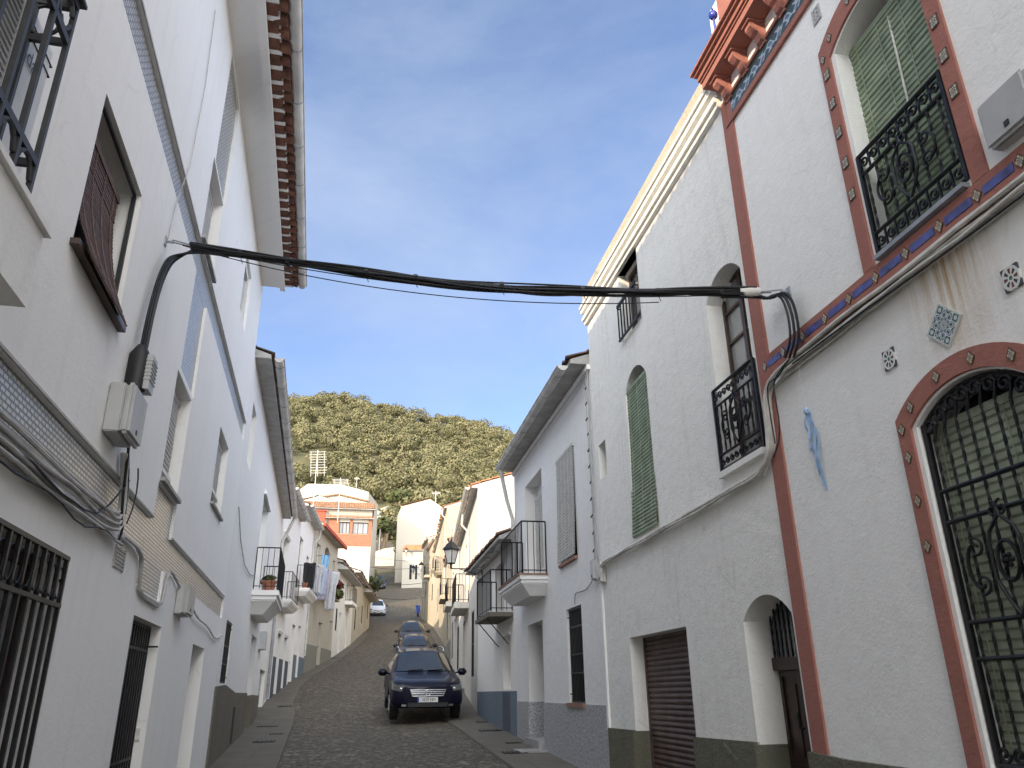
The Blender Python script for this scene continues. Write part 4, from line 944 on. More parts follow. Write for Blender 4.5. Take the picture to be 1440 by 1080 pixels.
# ---------------------------------------------------------------- left: house with moulded balcony slab
l2 = thing('townhouse', 'white house with brown-grey plinth and deep moulded balcony slab holding flowerpots', 'house', F.P(19, 0, .9))
shell(l2, F, 13.62, 28.2, -1, 7.42, [(rect(14.25, 15.3, 1.8, 2.8), .22), (rect(20.0, 21.6, -1, 2.95), .3), (rect(19.1, 21.0, 3.8, 6.1), .22), (rect(24.3, 26.8, -1, 2.3), .15), (rect(14.35, 15.2, 5.6, 6.75), .2)], M['white_c'], 8)
roof(l2, F, 13.7, 28.2, 7.4, .34, 8, .34, 'roof_d')
gutter(l2, F, 13.8, 28.1, .42, 7.45, .085, 'gutter', True, step=1.1)
downpipe(l2, F, [(27.9, .42, 7.4), (28.0, .25, 7.0), (28.05, .07, 6.6), (28.05, .07, 4.2)], .055, 'gutter')
downpipe(l2, F, [(27.4, .09, 4.6), (27.4, .09, 4.4), (27.4, .09, 4.3), (27.4, .09, 1.5)], .05, 'zinc')
m = MB(); m.prism(F, [(13.64, -1), (13.64, 1.74), (15, 1.78), (17, 1.66), (20.0, 1.66), (20.0, -1)], -.02, .03); m.prism(F, [(21.6, -1), (21.6, 1.62), (24.3, 1.6), (24.3, -1)], -.02, .03)
m.box(F, 19.99, 20.01, -.29, .028, -1, 1.65); m.box(F, 21.59, 21.605, -.29, .028, -1, 1.61); m.build('plinth', M['brownp'], l2)
m = MB(); m.box(F, 16.9, 17.3, .0, .034, .75, 1.4); m.build('plinth_hatch', M['dark'], l2)
back(l2, F, 14.2, 15.35, 1.7, 2.85, -.2); grille_plain(l2, F, 14.3, 15.25, 1.82, 2.78, -.03, 9, (.3, .6), .011, name='window_grille')
door(l2, F, 19.95, 21.65, .95, 3.0, -.28, 'grey_blind', 1)
pane(l2, F, 19.1, 21.0, 3.8, 6.1, -.2, 'frame_w', 'glass_c', (2, 3), .08); pane(l2, F, 14.35, 15.2, 5.6, 6.75, -.18, 'frame_w', 'glass_c', (1, 2), .08)
m = MB(); m.box(F, 19.0, 21.1, -.02, .06, 6.1, 6.2); m.build('lintel', M['white_l'], l2)
balcony(l2, F, 18.55, 21.5, .58, 3.8, .5, M['white_l'], None, .95, 14, True)
door(l2, F, 24.25, 26.85, 1.25, 2.34, -.12, 'box', 2, None, True, 'gate')
m = MB(); m.tube([F.P(u, .03, z) for u, z in ((13.7, 4.6), (14.6, 4.2), (15.8, 3.95), (17.2, 3.95), (18.5, 4.1))], .01, 5); m.build('wire', M['conduit'], l2)
m = MB(); m.box(F, 22.6, 23.3, 0, .16, 2.75, 3.2); m.build('meter_cupboard', M['box_l'], l2)

# ---------------------------------------------------------------- left: rest of the row
FLs = [fr2(a, b, 1) for a, b in zip(LP, LP[1:])]
l3 = far_house('white house with slate-grey plinth and tall scrolled balcony, behind the grey gate', FLs[0], .05, 4.42, 8.0,
    [('door', .25, .75, 1.3, 3.9), ('door', 1.4, 2.1, 1.4, 3.5), ('door', 3.0, 3.6, 1.6, 3.5), ('win', .7, 1.9, 4.5, 6.6), ('balc', .4, 2.4, .5, 4.45, .25, True), ('plinth', 2.75, 'darkp', [(.8, 1.38), (2.12, 2.98), (3.62, 4.4)]), ('lintel', 1.3, 2.2, 3.56), ('lintel', 2.9, 3.7, 3.56), ('lintel', .6, 2.0, 6.66)], 'white_c', 'roof', 8, .3, ku=1.38, kz=1.09)
l4 = far_house('white house with laundry balcony and brown-framed upper windows', FLs[1], 0, 3.66, 8.3,
    [('door', .3, 1.0, 1.8, 4.0), ('door', 1.7, 2.3, 2.0, 4.1), ('win', .3, 1.1, 5.3, 7.2, 'frame_b'), ('win', 2.2, 2.9, 5.7, 6.9, 'frame_b'), ('balc', .1, 2.4, .6, 5.25, .3, True), ('plinth', 3.0, 'bluep', [(1.02, 1.68), (2.32, 3.64)]), ('pipe', 3.5, 3.1, 'gutter')], 'white_l', 'roof', 8, .35, ku=1.54, kz=1.15)
l5 = far_house('cream-lit house with arched upper window, red eave and grey-green plinth', FLs[2], 0, 6.04, 8.45,
    [('door', 2.5, 3.4, 2.7, 4.6, 'grey_blind'), ('win', .8, 1.7, 6.3, 7.8), ('arch', 2.5, 4.0, 6.05, 8.0), ('win', 4.9, 5.5, 6.9, 7.7, 'frame_b'), ('balc', .6, 4.6, .6, 5.85, .22, False), ('plinth', 3.56, 'greyp', [(0.05, 2.5), (3.4, 6.0)]), ('door', 5.3, 5.9, 3.0, 4.9, 'grey_blind')], 'white', 'roof', 8, .5, .33, ku=1.17, kz=1.17, gut=False)
m = MB(); m.box(FLs[2], 0, 7.12, .42, .53, 9.53, 9.70); m.build('fascia', M['red_wall'], l5)
l6 = far_house('low white house with old tile awning and small balcony', FLs[3], 0, 8.5, 7.9,
    [('win', .9, 1.6, 4.6, 5.7, 'dark'), ('door', 2.4, 3.2, 3.6, 5.6), ('door', 5.4, 6.2, 4.0, 6.0), ('win', 4.9, 5.8, 6.4, 7.5), ('balc', 4.4, 6.6, .5, 6.35, .2), ('awning', 0.2, 8.4, 7.55, .7, 'roof_d')], 'white_b', 'roof_d', 7, .4, .3, rag=.06, ku=1., kz=1.15, gut=False)
l7 = far_house('low cream house with dark tiled eave at the end of the left row', FLs[4], 0, 17.1, 8.75,
    [('win', 2, 2.9, 5.4, 6.7, 'dark'), ('door', 4.6, 5.5, 4.9, 7.0), ('win', 8, 8.9, 6.2, 7.4, 'dark'), ('door', 11, 12, 5.8, 7.9), ('win', 14, 14.8, 6.9, 8.0, 'dark'), ('awning', 8.5, 17.0, 8.35, .75, 'roof_d')], 'white', 'roof_d', 6, .45, .3, rag=.06, ku=.905, kz=1.1, gut=False)
# ---------------------------------------------------------------- sight-line helpers (give a real point on a real surface)
def ray(x, y): return CAM @ np.array([(x - 720) / FPX, -(y - 540) / FPX, -1.0])
def px(F, x, y, d=0.0):
    r = ray(x, y); n = F.n * 1.0; k = (F.o + n * d).dot(n) / r[:2].dot(n); p = r * k
    return float((p[:2] - F.o).dot(F.t)), float(p[2] + EYE)
def aty(x, y, Y):
    r = ray(x, y); p = r * (Y / r[1]); return float(p[0]), float(p[2] + EYE)
def gnd(x, y):
    r = ray(x, y); last = 1.0
    for k in np.arange(4, 220, .05):
        p = r * k; h = p[2] + EYE - g(p[1])
        if h * last < 0 or (k == 4 and h < 0): pass
        if (h > 0) != (last > 0) and k > 4: return float(p[0]), float(p[1])
        last = h
    return float(p[0]), float(p[1])

# ---------------------------------------------------------------- upper end of the street
def XF(x0, y): return Fr(x0, y, 90, 1)
F = Fr(-19.06, 68.7, 78, 1)
b1 = thing('townhouse', 'three-storey house with orange brick window storey and clay tile eaves', 'house', (-16, 70, 7.2))
m = MB(); wall(m, F, [(0, 5), (0, 17.3), (6.2, 17.3), (6.2, 5)], [(rect(3.3, 4.25, 15.1, 16.15), .25), (rect(4.5, 5.9, 15.1, 16.15), .25)])
for u in (0, 6.2): m.add([F.P(u, 0, 5), F.P(u, 0, 17.3), F.P(u, -9, 17.3), F.P(u, -9, 5)], [(0, 1, 2, 3)], [(0, 5), (0, 17), (9, 17), (9, 5)])
m.build('wall', M['white'], b1)
m = MB(); m.box(F, 2.2, 6.23, -.02, .05, 14.0, 15.06); m.box(F, 4.25, 4.5, -.02, .05, 15.06, 16.4); m.box(F, 5.9, 6.23, -.02, .05, 15.06, 16.4); m.box(F, 2.2, 3.3, -.02, .05, 15.06, 16.4); m.build('brick_facing', M['brick'], b1)
for a, b in ((3.3, 4.25), (4.5, 5.9)): pane(b1, F, a, b, 15.1, 16.15, -.2, 'frame_b', 'glass_c', (3, 1), .07)
roof(b1, F, -.1, 6.5, 17.25, .5, 9, .33, 'roof'); roof(b1, F, 2.0, 6.35, 16.42, .4, .1, .4, 'roof_o', name='tile_lip', back=False)
m = MB(); m.box(F, 2.3, 6.2, -.01, .08, 16.75, 17.15); m.build('cornice', M['cream'], b1)
m = MB(); m.box(F, 1.3, 2.0, -.4, .35, 14.5, 17.0); m.box(F, 1.2, 2.1, -.5, .45, 17.0, 17.08); m.build('chimney', M['red_wall'], b1)
F = XF(-30.5, 106)
b2 = thing('townhouse', 'white gabled house rising behind the brick-fronted house', 'house', (-25, 106, 14.5))
m = MB(); hl = [(0, 12), (0, 28.2), (1.5, 29.3), (6.3, 29.1), (10.1, 28.0), (10.1, 12)]
wall(m, F, hl, [(rect(3.6, 4.6, 25.6, 26.6), .2), (rect(7.6, 9.0, 25.4, 26.4), .2)])
m.add([F.P(u, d, z) for u in (0, 10.1) for d, z in ((0, 12), (0, 28), (-8, 28), (-8, 12))], [(0, 1, 2, 3), (4, 5, 6, 7)]); m.quad([F.P(0, 0, 28.2), F.P(10.1, 0, 28), F.P(10.1, -8, 28), F.P(0, -8, 28)])
m.build('wall', M['white'], b2); 
for a, b, c, e in ((3.6, 4.6, 25.6, 26.6), (7.6, 9.0, 25.4, 26.4)): pane(b2, F, a, b, c, e, -.18, 'frame_b', 'glass', (2, 1), .08)
rf = MB(); rf.strip(F, [(-.2, 27.0), (4.8, 27.6), (6.0, 27.75), (10.3, 26.7)], [(-.2, 26.85), (4.8, 27.45), (6.0, 27.6), (10.3, 26.5)], -.02, .35); rf.build('tile_ledge', M['roof'], b2)
# big white gable house on the right, seen up the street
F = XF(-17.4, 114)
g1 = thing('townhouse', 'big white house with plain sunlit gable end at the top of the street', 'house', (-15, 114, 16))
m = MB(); m.prism(F, [(0, 14), (0, 26.1), (.55, 27.7), (4.75, 28.8), (9.5, 25.5), (9.5, 14)], -12, 0); m.build('wall', M['white'], g1)
FS = Fr(-17.4, 114, -14, -1)
FSl = Fr(-17.43, 114, 0, -1)
b_ = balcony(g1, FSl, 1.2, 3.4, .6, 21.6, .25, M['white'], None, 1.0, 8, False); 
for a, b, c, e in ((1.6, 2.6, 21.7, 23.8), (4.8, 5.6, 21.9, 23.4), (3.2, 4.2, 17.6, 19.6)):
    back(g1, FSl, a, b, c, e, .02, 'dark', 'window')
m = MB(); m.add([F.P(-.3, .3, 27.0), F.P(.5, .3, 27.85), F.P(4.85, .3, 28.95), F.P(4.85, -12, 28.95), F.P(.5, -12, 27.85)], [(1, 2, 3, 4)]); m.build('roof', M['roof_o'], g1)
F = XF(-15.6, 108.5)
g2 = thing('annex_house', 'small white house with orange tile roof below the big gable', 'house', (-13, 108, 15))
shell(g2, F, 0, 4.5, 12, 20.2, [(rect(1.0, 1.35, 16.2, 18.2), .15), (rect(1.8, 2.1, 16.2, 18.2), .15)], M['white'], 5)
roof(g2, F, -.1, 4.6, 20.1, .4, 5, .4, 'roof_o'); back(g2, F, .95, 1.4, 16.1, 18.3, -.14, 'dark', 'window'); back(g2, F, 1.75, 2.15, 16.1, 18.3, -.14, 'dark', 'window')
x0, z0 = aty(527, 786, 130); x1, z1 = aty(555, 771, 130)
gw_ = MB(); FW = XF(x0, 130); gw_.prism(FW, [(0, 14), (0, z1 - .5), (1.6, z1), (x1 - x0, z1 + .2), (x1 - x0, 14)], -.4, 0)
single(gw_, 'garden_wall', M['white'], 'white garden wall closing the top of the street', 'wall', (x0, 130, 20))
for i, (xa, ya, xb, yb, Y, lab) in enumerate(((525, 724, 538, 755, 158, 'far white house half hidden behind dark bushes'), (534, 712, 560, 726, 172, 'long low white house under the wood'), (512, 716, 532, 745, 165, 'white house edge behind the brick house'))):
    xa_, zt = aty(xa, ya, Y); xb_, zb_ = aty(xb, yb, Y); FW = XF(xa_, Y); t = thing('far_house', lab, 'house', ((xa_ + xb_) / 2, Y, terr(xa_, Y)))
    m = MB(); m.prism(FW, [(0, terr(xa_, Y) - 6), (0, zt - .6), ((xb_ - xa_) * .4, zt), (xb_ - xa_, zt - .4), (xb_ - xa_, terr(xb_, Y) - 6)], -6, 0); m.build('wall', M['white'], t)
    back(t, FW, (xb_ - xa_) * .3, (xb_ - xa_) * .45, zt - 2.6, zt - 1.4, .03, 'dark', 'window')
# house further left of the brick one, so the row does not end in nothing
far_house('plain white house stepping up beside the white car', fr2((-15.6, 79.5), (-18.3, 89), 1), .0, 9, 13.6, [('win', 2, 3, 10, 11.2, 'dark'), ('door', 5, 6, 8.9, 11)], 'white', 'roof', 6, .4)

far_house('added tall white house hidden behind the brick-fronted one, to shade the gable houses', fr2((-19.9, 91), (-22.6, 103), 1), 0, 12, 22.5, [('win', 2, 3, 17, 18.4, 'dark'), ('door', 6, 7, 13, 15.2), ('win', 8, 9, 18, 19.4, 'dark')], 'white', 'roof', 7, .3, gut=False)  # extra house, hidden from the camera, added to cast shade on the annex
# ---------------------------------------------------------------- hillside wood
def crowns(specs, leaf, nleaf, seed):
    r_ = np.random.default_rng(seed); P = []
    for (cx, cy, cz, rad, hs) in specs:
        nb = 6; d = r_.normal(size=(nb, 3)); d /= np.linalg.norm(d, axis=1)[:, None]; d[:, 2] = np.abs(d[:, 2]) * .8 - .1
        bc = np.array([cx, cy, cz]) + d * rad * .5 * np.array([1, 1, hs]); br = rad * r_.uniform(.46, .66, nb)
        k = r_.integers(0, nb, nleaf); q = r_.normal(size=(nleaf, 3)); q /= np.linalg.norm(q, axis=1)[:, None]
        c = bc[k] + q * (br[k] * r_.uniform(.7, 1.05, nleaf))[:, None] * np.array([1, 1, .85])
        a = q + r_.normal(size=(nleaf, 3)) * .38; a /= np.linalg.norm(a, axis=1)[:, None]
        t = np.cross(a, r_.normal(size=(nleaf, 3))); t /= np.linalg.norm(t, axis=1)[:, None]; b = np.cross(a, t)
        s = leaf * r_.uniform(.6, 1.3, nleaf)[:, None]
        P.append(np.stack([c - t * s - b * s * .6, c + t * s - b * s * .5, c + t * s * .7 + b * s * .7, c - t * s * .8 + b * s * .6], 1).reshape(-1, 3))
    return np.concatenate(P)
def leafmesh(name, pts, mat, origin=(0, 0, 0), parent=None):
    n = len(pts) // 4; me = bpy.data.meshes.new(name); me.vertices.add(len(pts)); me.vertices.foreach_set('co', (pts - np.array(origin)).ravel())
    me.loops.add(n * 4); me.loops.foreach_set('vertex_index', np.arange(n * 4)); me.polygons.add(n); me.polygons.foreach_set('loop_start', np.arange(n) * 4)
    me.update(calc_edges=True); me.materials.append(mat); o = bpy.data.objects.new(name, me); COL.objects.link(o)
    if parent: o.parent = parent
    else: o.location = origin
    return o
sp = []
y = 158.0
while y < 372:
    stepx = 4.4; x = -150 - random.uniform(0, 5)
    while x < 70:
        xx, yy_ = x + random.uniform(-3.2, 3.2), y + random.uniform(-3.2, 3.2)
        bare = math.sin(xx * .09 + 1.3) * math.sin(yy_ * .06 + .4) > .86
        if not bare and -.42 * yy_ < xx < .14 * yy_:
            rad = random.choice((1.4, 1.9, 2.3, 2.7, 3.1, 3.6, 4.4)); sp.append((xx, yy_, terr(xx, yy_) + rad * .75, rad, random.uniform(.75, 1.05)))
        x += stepx
    y += 4.7
wood = leafmesh('wood', crowns(sp, .31, 330, 3), M['oak']); wood['kind'] = 'stuff'
# trees one can tell apart, just above the houses
def tree(label, x, y, h, rad, mat='oak', grp='trees above the last houses', leaf=.32, n=700):
    z = terr(x, y) if y > 130 else g(y); t = thing('oak_tree', label, 'tree', (x, y, z), grp)
    m = MB(); m.tube([(x, y, z - .3), (x + .1, y, z + h * .35), (x + .3, y, z + h * .7)], [.28, .2, .1], 8)
    for k in range(4):
        a = k * 1.7; m.tube([(x + .1, y, z + h * (.3 + .08 * k)), (x + rad * .5 * math.cos(a), y + rad * .5 * math.sin(a), z + h * .75)], [.1, .04], 6)
    m.build('trunk', M['bark'], t); leafmesh('crown', crowns([(x, y, z + h - rad * .8, rad, .9)], leaf, n, int(x * 7 + y) % 999), M[mat], (x, y, z), t); return t
def t_at(label, pxx, pyy, Y, h, rad, mat='oak', **k):
    x, z = aty(pxx, pyy, Y); return tree(label, x, Y, h, rad, mat, **k)
t_at('dark bushy tree between the brick house and the big gable', 533, 770, 134, 9, 2.3, 'leaf'); t_at('dark round tree above the garden wall', 540, 762, 140, 8, 1.9, 'leaf')
t_at('tree beside the far white house, under the wood', 545, 730, 155, 6.5, 2.3, 'oak'); t_at('pale green tree just behind the roof of the long low house', 560, 700, 180, 6, 3.4, 'leaf')
t_at('pale bush right of the white gabled house', 527, 712, 170, 4, 2.6, 'leaf'); t_at('tree growing behind the big gable', 612, 700, 150, 7, 2.6, 'oak')
x, z = aty(516, 812, 82)
bu = thing('garden_shrub', 'yellow-green shrub hanging over the roof by the white car', 'shrub', (x, 84, z - 3)); mm = MB()
mm.tube([(x, 84, z - 4.2), (x + .1, 84, z - .5)], [.08, .03], 6); mm.build('stem', M['bark'], bu); leafmesh('foliage', crowns([(x, 84, z - .6, 1.5, 1.3)], .16, 500, 5), M['leaf'], (x, 84, z - 3), bu)
# grass at the roadside near the top
gp_ = []
for k in range(900):
    y = random.uniform(112, 127); x = lerp(xl(y), xr(y), random.uniform(.05, .5)); gp_.append((x, y, g(y) + .02, .22, .8))
struct_o = leafmesh('grass', crowns(gp_[:160], .12, 18, 9), M['grass']); struct_o['kind'] = 'stuff'

# ---------------------------------------------------------------- cars
def text_mb(body, size):
    cu = bpy.data.curves.new('t', 'FONT'); cu.body = body; cu.size = size; cu.align_x = 'CENTER'; cu.align_y = 'CENTER'
    o = bpy.data.objects.new('t', cu); COL.objects.link(o); dg = bpy.context.evaluated_depsgraph_get(); me = bpy.data.meshes.new_from_object(o.evaluated_get(dg))
    v = [tuple(q.co) for q in me.vertices]; f = [tuple(p.vertices) for p in me.polygons]
    bpy.data.objects.remove(o); bpy.data.curves.remove(cu); bpy.data.meshes.remove(me); return v, f
SUV = dict(L=4.75, zb=.33, wheels=(.92, 3.78), rw=.365, track=.80,
  u=[0, .05, .16, .35, .75, 1.15, 1.35, 1.75, 2.15, 3.0, 3.8, 4.4, 4.62, 4.75],
  wl=[.46, .68, .80, .86, .90, .90, .90, .90, .90, .90, .90, .86, .80, .70], wm=[.50, .74, .88, .945, .965, .965, .965, .965, .965, .965, .965, .95, .90, .80],
  zbelt=[.78, .86, .91, .95, 1.0, 1.04, 1.05, 1.07, 1.09, 1.11, 1.12, 1.12, 1.10, 1.0], wb=[.48, .71, .85, .905, .93, .925, .93, .93, .93, .93, .92, .90, .84, .76],
  zr=[.84, .92, .97, 1.02, 1.08, 1.12, 1.16, 1.40, 1.63, 1.655, 1.62, 1.5, 1.2, 1.05], wr=[.44, .63, .74, .79, .81, .81, .80, .74, .66, .66, .64, .58, .70, .70],
  zt=[.86, .94, .99, 1.03, 1.075, 1.12, 1.165, 1.43, 1.675, 1.72, 1.69, 1.57, 1.23, 1.07], ws=(1.36, 2.10), side=(1.62, 2.2, 3.95, 3.7))
HATCH = dict(L=4.06, zb=.2, wheels=(.78, 3.36), rw=.31, track=.73,
  u=[0, .05, .2, .5, .85, 1.1, 1.5, 1.95, 2.7, 3.4, 3.8, 3.98, 4.06],
  wl=[.55, .68, .78, .82, .82, .82, .82, .82, .82, .82, .78, .72, .62], wm=[.62, .76, .84, .865, .865, .865, .865, .865, .865, .865, .84, .80, .7],
  zbelt=[.62, .68, .74, .82, .87, .90, .92, .94, .97, 1.0, 1.0, .97, .88], wb=[.58, .70, .77, .81, .83, .83, .83, .83, .83, .82, .78, .74, .66],
  zr=[.66, .73, .80, .88, .93, .97, 1.20, 1.37, 1.41, 1.33, 1.18, 1.04, .92], wr=[.52, .62, .67, .69, .69, .68, .62, .56, .55, .54, .55, .60, .58],
  zt=[.68, .75, .82, .90, .95, .99, 1.24, 1.42, 1.46, 1.39, 1.23, 1.07, .94], ws=(1.08, 1.93), side=(1.35, 1.98, 3.5, 3.2))
def car(label, cat, F, p, pmat, grp, kind='hatch', plate=None, rails=False, logo=None, name='parked_car', H=1.0):
    rt = thing(name, label, cat, F.P(p['L'] / 2, 0, 0), grp)
    us = np.unique(np.concatenate([np.linspace(0, .4, 12), np.linspace(.4, p['L'] - .3, 70), np.linspace(p['L'] - .3, p['L'], 8)]))
    def I(k, u): return np.interp(u, p['u'], p[k])
    def ring(u):
        def sm(k): return .25 * I(k, max(0, u - .05)) + .5 * I(k, u) + .25 * I(k, min(p['L'], u + .05))
        zb = p['zb'] + .12 * max(0, 1 - u / .25) + .1 * max(0, 1 - (p['L'] - u) / .3)
        for w in p['wheels']:
            q = (p['rw'] + .05) ** 2 - (u - w) ** 2
            if q > 0: zb = max(zb, p['rw'] + math.sqrt(q))
        zm = max(p['zb'] + .35, zb + .03); zbl = max(sm('zbelt') * H, zm + .05)
        c = [(0, zb), (sm('wl') - .01, zb), (sm('wm'), zb + .05 if zb > .5 else zb + .12), (sm('wm'), zm), (sm('wb'), zbl), (sm('wr'), max(sm('zr') * H, zbl + .03)), (sm('wr') * .5, sm('zt') * H - .01 + .03 * (H - 1)), (0, sm('zt') * H)]
        out = []
        for i in range(7):
            for j in range(4): out.append((lerp(c[i][0], c[i + 1][0], j / 4), lerp(c[i][1], c[i + 1][1], j / 4)))
        out.append(c[-1]); a = np.array(out)
        for _ in range(2): a[1:-1] = .25 * a[:-2] + .5 * a[1:-1] + .25 * a[2:]
        return a
    rings = np.array([ring(u) for u in us]); nv = rings.shape[1]
    m = MB(); vs2 = []
    for u, rg in zip(us, rings):
        for d, z in rg: vs2.append(F.P(u, d, z))
        for d, z in rg[::-1][1:-1]: vs2.append(F.P(u, -d, z))
    N = 2 * nv - 2
    fs = [(i * N + k, i * N + (k + 1) % N, (i + 1) * N + (k + 1) % N, (i + 1) * N + k) for i in range(len(us) - 1) for k in range(N)]
    for base in (0, (len(us) - 1) * N):
        for k in range(nv - 1):
            a, b = base + k, base + k + 1; c, e = base + (N - k) % N, base + (N - k - 1) % N
            if k == 0: fs.append((a, b, e))
            elif k == nv - 2: fs.append((a, b, c))
            else: fs.append((a, b, e, c))
    m.add(vs2, fs); body = m.build('body', pmat, rt, True)
    def S(u, v):
        i = int(np.clip(np.searchsorted(us, u) - 1, 0, len(us) - 2)); t = (u - us[i]) / (us[i + 1] - us[i]); rg = rings[i] * (1 - t) + rings[i + 1] * t
        j = int(np.clip(math.floor(v), 0, nv - 2)); f = v - j; return rg[j] * (1 - f) + rg[j + 1] * f
    def patch(nm, mat, ufun, v0, v1, sg, off, nu=10, nvv=8, parent=None, cross=False):
        q = MB(); pts = []
        vals = np.linspace(v0, v1, nvv + 1)
        for v in vals:
            ua, ub = ufun((v - v0) / (v1 - v0))
            for uu in np.linspace(ua, ub, nu + 1):
                d, z = S(uu, v); d2, z2 = S(uu, min(v + .3, nv - 1.01)); d3, z3 = S(uu, v - .3)
                n = np.array([z2 - z3, -(d2 - d3)]); n /= np.linalg.norm(n) + 1e-9
                pts.append(F.P(uu - (off if cross else 0), sg * (d + n[0] * off), z + n[1] * off))
        q.add(pts, [(a * (nu + 1) + b, a * (nu + 1) + b + 1, (a + 1) * (nu + 1) + b + 1, (a + 1) * (nu + 1) + b) for a in range(nvv) for b in range(nu)]); return q.build(nm, mat, parent or rt, True)
    w0, w1_ = p['ws']
    q = MB(); pts = []; K = 13
    for uu in np.linspace(w0, w1_, 10):
        for k in range(K):
            f = k / (K - 1) * 2 - 1; v = 28 - abs(f) * 7.7; d, z = S(uu, v); pts.append(F.P(uu - .012, math.copysign(d, f), z + .008))
    q.add(pts, [(a * K + b, a * K + b + 1, (a + 1) * K + b + 1, (a + 1) * K + b) for a in range(9) for b in range(K - 1)]); q.build('windscreen', M['car_glass'], rt, True)
    q = MB()
    for sg in (-.55, .12):
        q.tube([F.P(w0 - .02, sg * .8, S(w0, 26)[1] + .02), F.P(w0 + .03, sg * .8 + .42, S(w0, 26)[1] + .045)], .012, 5)
    q.build('wiper', M['plastic'], rt)
    a, b, c, e = p['side']
    for sg in (-1, 1):
        mid = (a + c) / 2 + .1
        patch('side_window', M['car_glass'], lambda t: (lerp(a, b, t), mid - .05), 16.6, 19.6, sg, .006)
        patch('side_window', M['car_glass'], lambda t: (mid + .05, lerp(c, e, t)), 16.6, 19.6, sg, .006)
        um = a + .12; q = MB(); d, z = S(um, 16)
        for k in range(1): pass
        q.tube([F.P(um, sg * (d - .02), z + .02), F.P(um - .02, sg * (d + .10), z + .05)], .025, 6); mr = q.build('mirror', pmat, rt)
        q = MB(); cc = (d + .17)
        vv = []; 
        q.box(F, um - .09, um + .06, sg * (cc - .10) if sg > 0 else -(cc + .15), sg * (cc + .15) if sg > 0 else -(cc - .10), z - .03, z + .15)
        o = q.build('mirror_housing', M['plastic'] if kind == 'hatch' else pmat, mr, False)
        bm = bmesh.new(); bm.from_mesh(o.data); bmesh.ops.bevel(bm, geom=bm.edges[:], offset=.045, segments=3, affect='EDGES'); bm.to_mesh(o.data); bm.free(); o.data.polygons.foreach_set('use_smooth', [True] * len(o.data.polygons))
    q = MB()
    K = 13; pts = []
    for uu in np.linspace(p['L'] - .62, p['L'] - .2, 6):
        for k in range(K):
            f = k / (K - 1) * 2 - 1; v = 28 - abs(f) * 7.0; d, z = S(uu, v); pts.append(F.P(uu + .01, math.copysign(d, f), z + .008))
    q.add(pts, [(a_ * K + b_, a_ * K + b_ + 1, (a_ + 1) * K + b_ + 1, (a_ + 1) * K + b_) for a_ in range(5) for b_ in range(K - 1)]); q.build('rear_window', M['car_glass'], rt, True)
    rw = p['rw']
    for w in p['wheels']:
        for sg in (-1, 1):
            q = MB(); prof = [(.02, rw * .60), (.0, rw * .68), (-.005, rw * .9), (-.03, rw), (-.21, rw), (-.23, rw * .8), (-.22, .05)]
            nn = 26; vv = []
            for dd, r_ in prof:
                for k in range(nn): t = 2 * math.pi * k / nn; vv.append(F.P(w + r_ * math.cos(t), sg * (p['track'] + .13 + dd), rw + r_ * math.sin(t)))
            q.add(vv, [(i * nn + k, i * nn + (k + 1) % nn, (i + 1) * nn + (k + 1) % nn, (i + 1) * nn + k) for i in range(len(prof) - 1) for k in range(nn)]); ty = q.build('wheel', M['tyre'], rt, True)
            q = MB(); dd = sg * (p['track'] + .125)
            for k in range(5):
                t = k * 2 * math.pi / 5; q.tube([F.P(w, dd, rw), F.P(w + rw * .63 * math.cos(t), dd, rw + rw * .63 * math.sin(t))], rw * .1, 6)
            q.tube([F.P(w + rw * .63 * math.cos(t), dd, rw + rw * .63 * math.sin(t)) for t in np.linspace(0, 6.283, 25)], rw * .055, 6); q.build('rim', M['rim'], ty)
    q = MB()
    for sg in (-1, 1):
        def sp_(u, v): d, z = S(u, v); return F.P(u, sg * (d + .001), z + .001)
        q.tube([sp_(u, 20.5) for u in np.linspace(.12, w0 - .05, 14)], .006, 4)
        for ud in (a + .05, (a + c) / 2 + .1, c - .15): q.tube([sp_(ud, v) for v in np.linspace(9, 16.2, 9)], .006, 4)
        q.tube([sp_(u, 9.2) for u in np.linspace(a + .05, c - .15, 12)], .006, 4)
    q.build('panel_seams', M['plastic'], body)
    q = MB()
    for sg in (-1, 1):
        d, z = S((a + c) / 2 - .05, 14.2); q.tube([F.P((a + c) / 2 - .05, sg * (d + .02), z), F.P((a + c) / 2 + .12, sg * (d + .02), z)], .016, 6)
    q.build('door_handle', pmat, body)
    # headlights on the front corners
    z0 = p['zbelt'][1] * H
    for sg in (-1, 1):
        q = MB(); pts = []
        lo_, hi_ = (z0 - .12, z0 + .015) if kind == 'suv' else (z0 - .10, z0 + .02)
        for zz in np.linspace(lo_, hi_, 5):
            for uu in np.linspace(.035, .34 if kind == 'suv' else .42, 9):
                vbest = min(np.linspace(12, 21, 60), key=lambda v: abs(S(uu, v)[1] - (zz + uu * .22))); d, z = S(uu, vbest); pts.append(F.P(uu - .012, sg * (d + .012), z + .004))
        q.add(pts, [(a_ * 9 + b_, a_ * 9 + b_ + 1, (a_ + 1) * 9 + b_ + 1, (a_ + 1) * 9 + b_) for a_ in range(4) for b_ in range(8)]); hl_ = q.build('headlight', M['headlamp'], rt, True)
        q = MB(); 
        for uu, r_ in ((.075, .045), (.15, .04)):
            d, z = S(uu, 15.5); q.ball(F.P(uu - .01, sg * (d - .035), z0 - .05), r_, 8)
        q.build('lamp_reflector', M['chrome'], hl_, True)
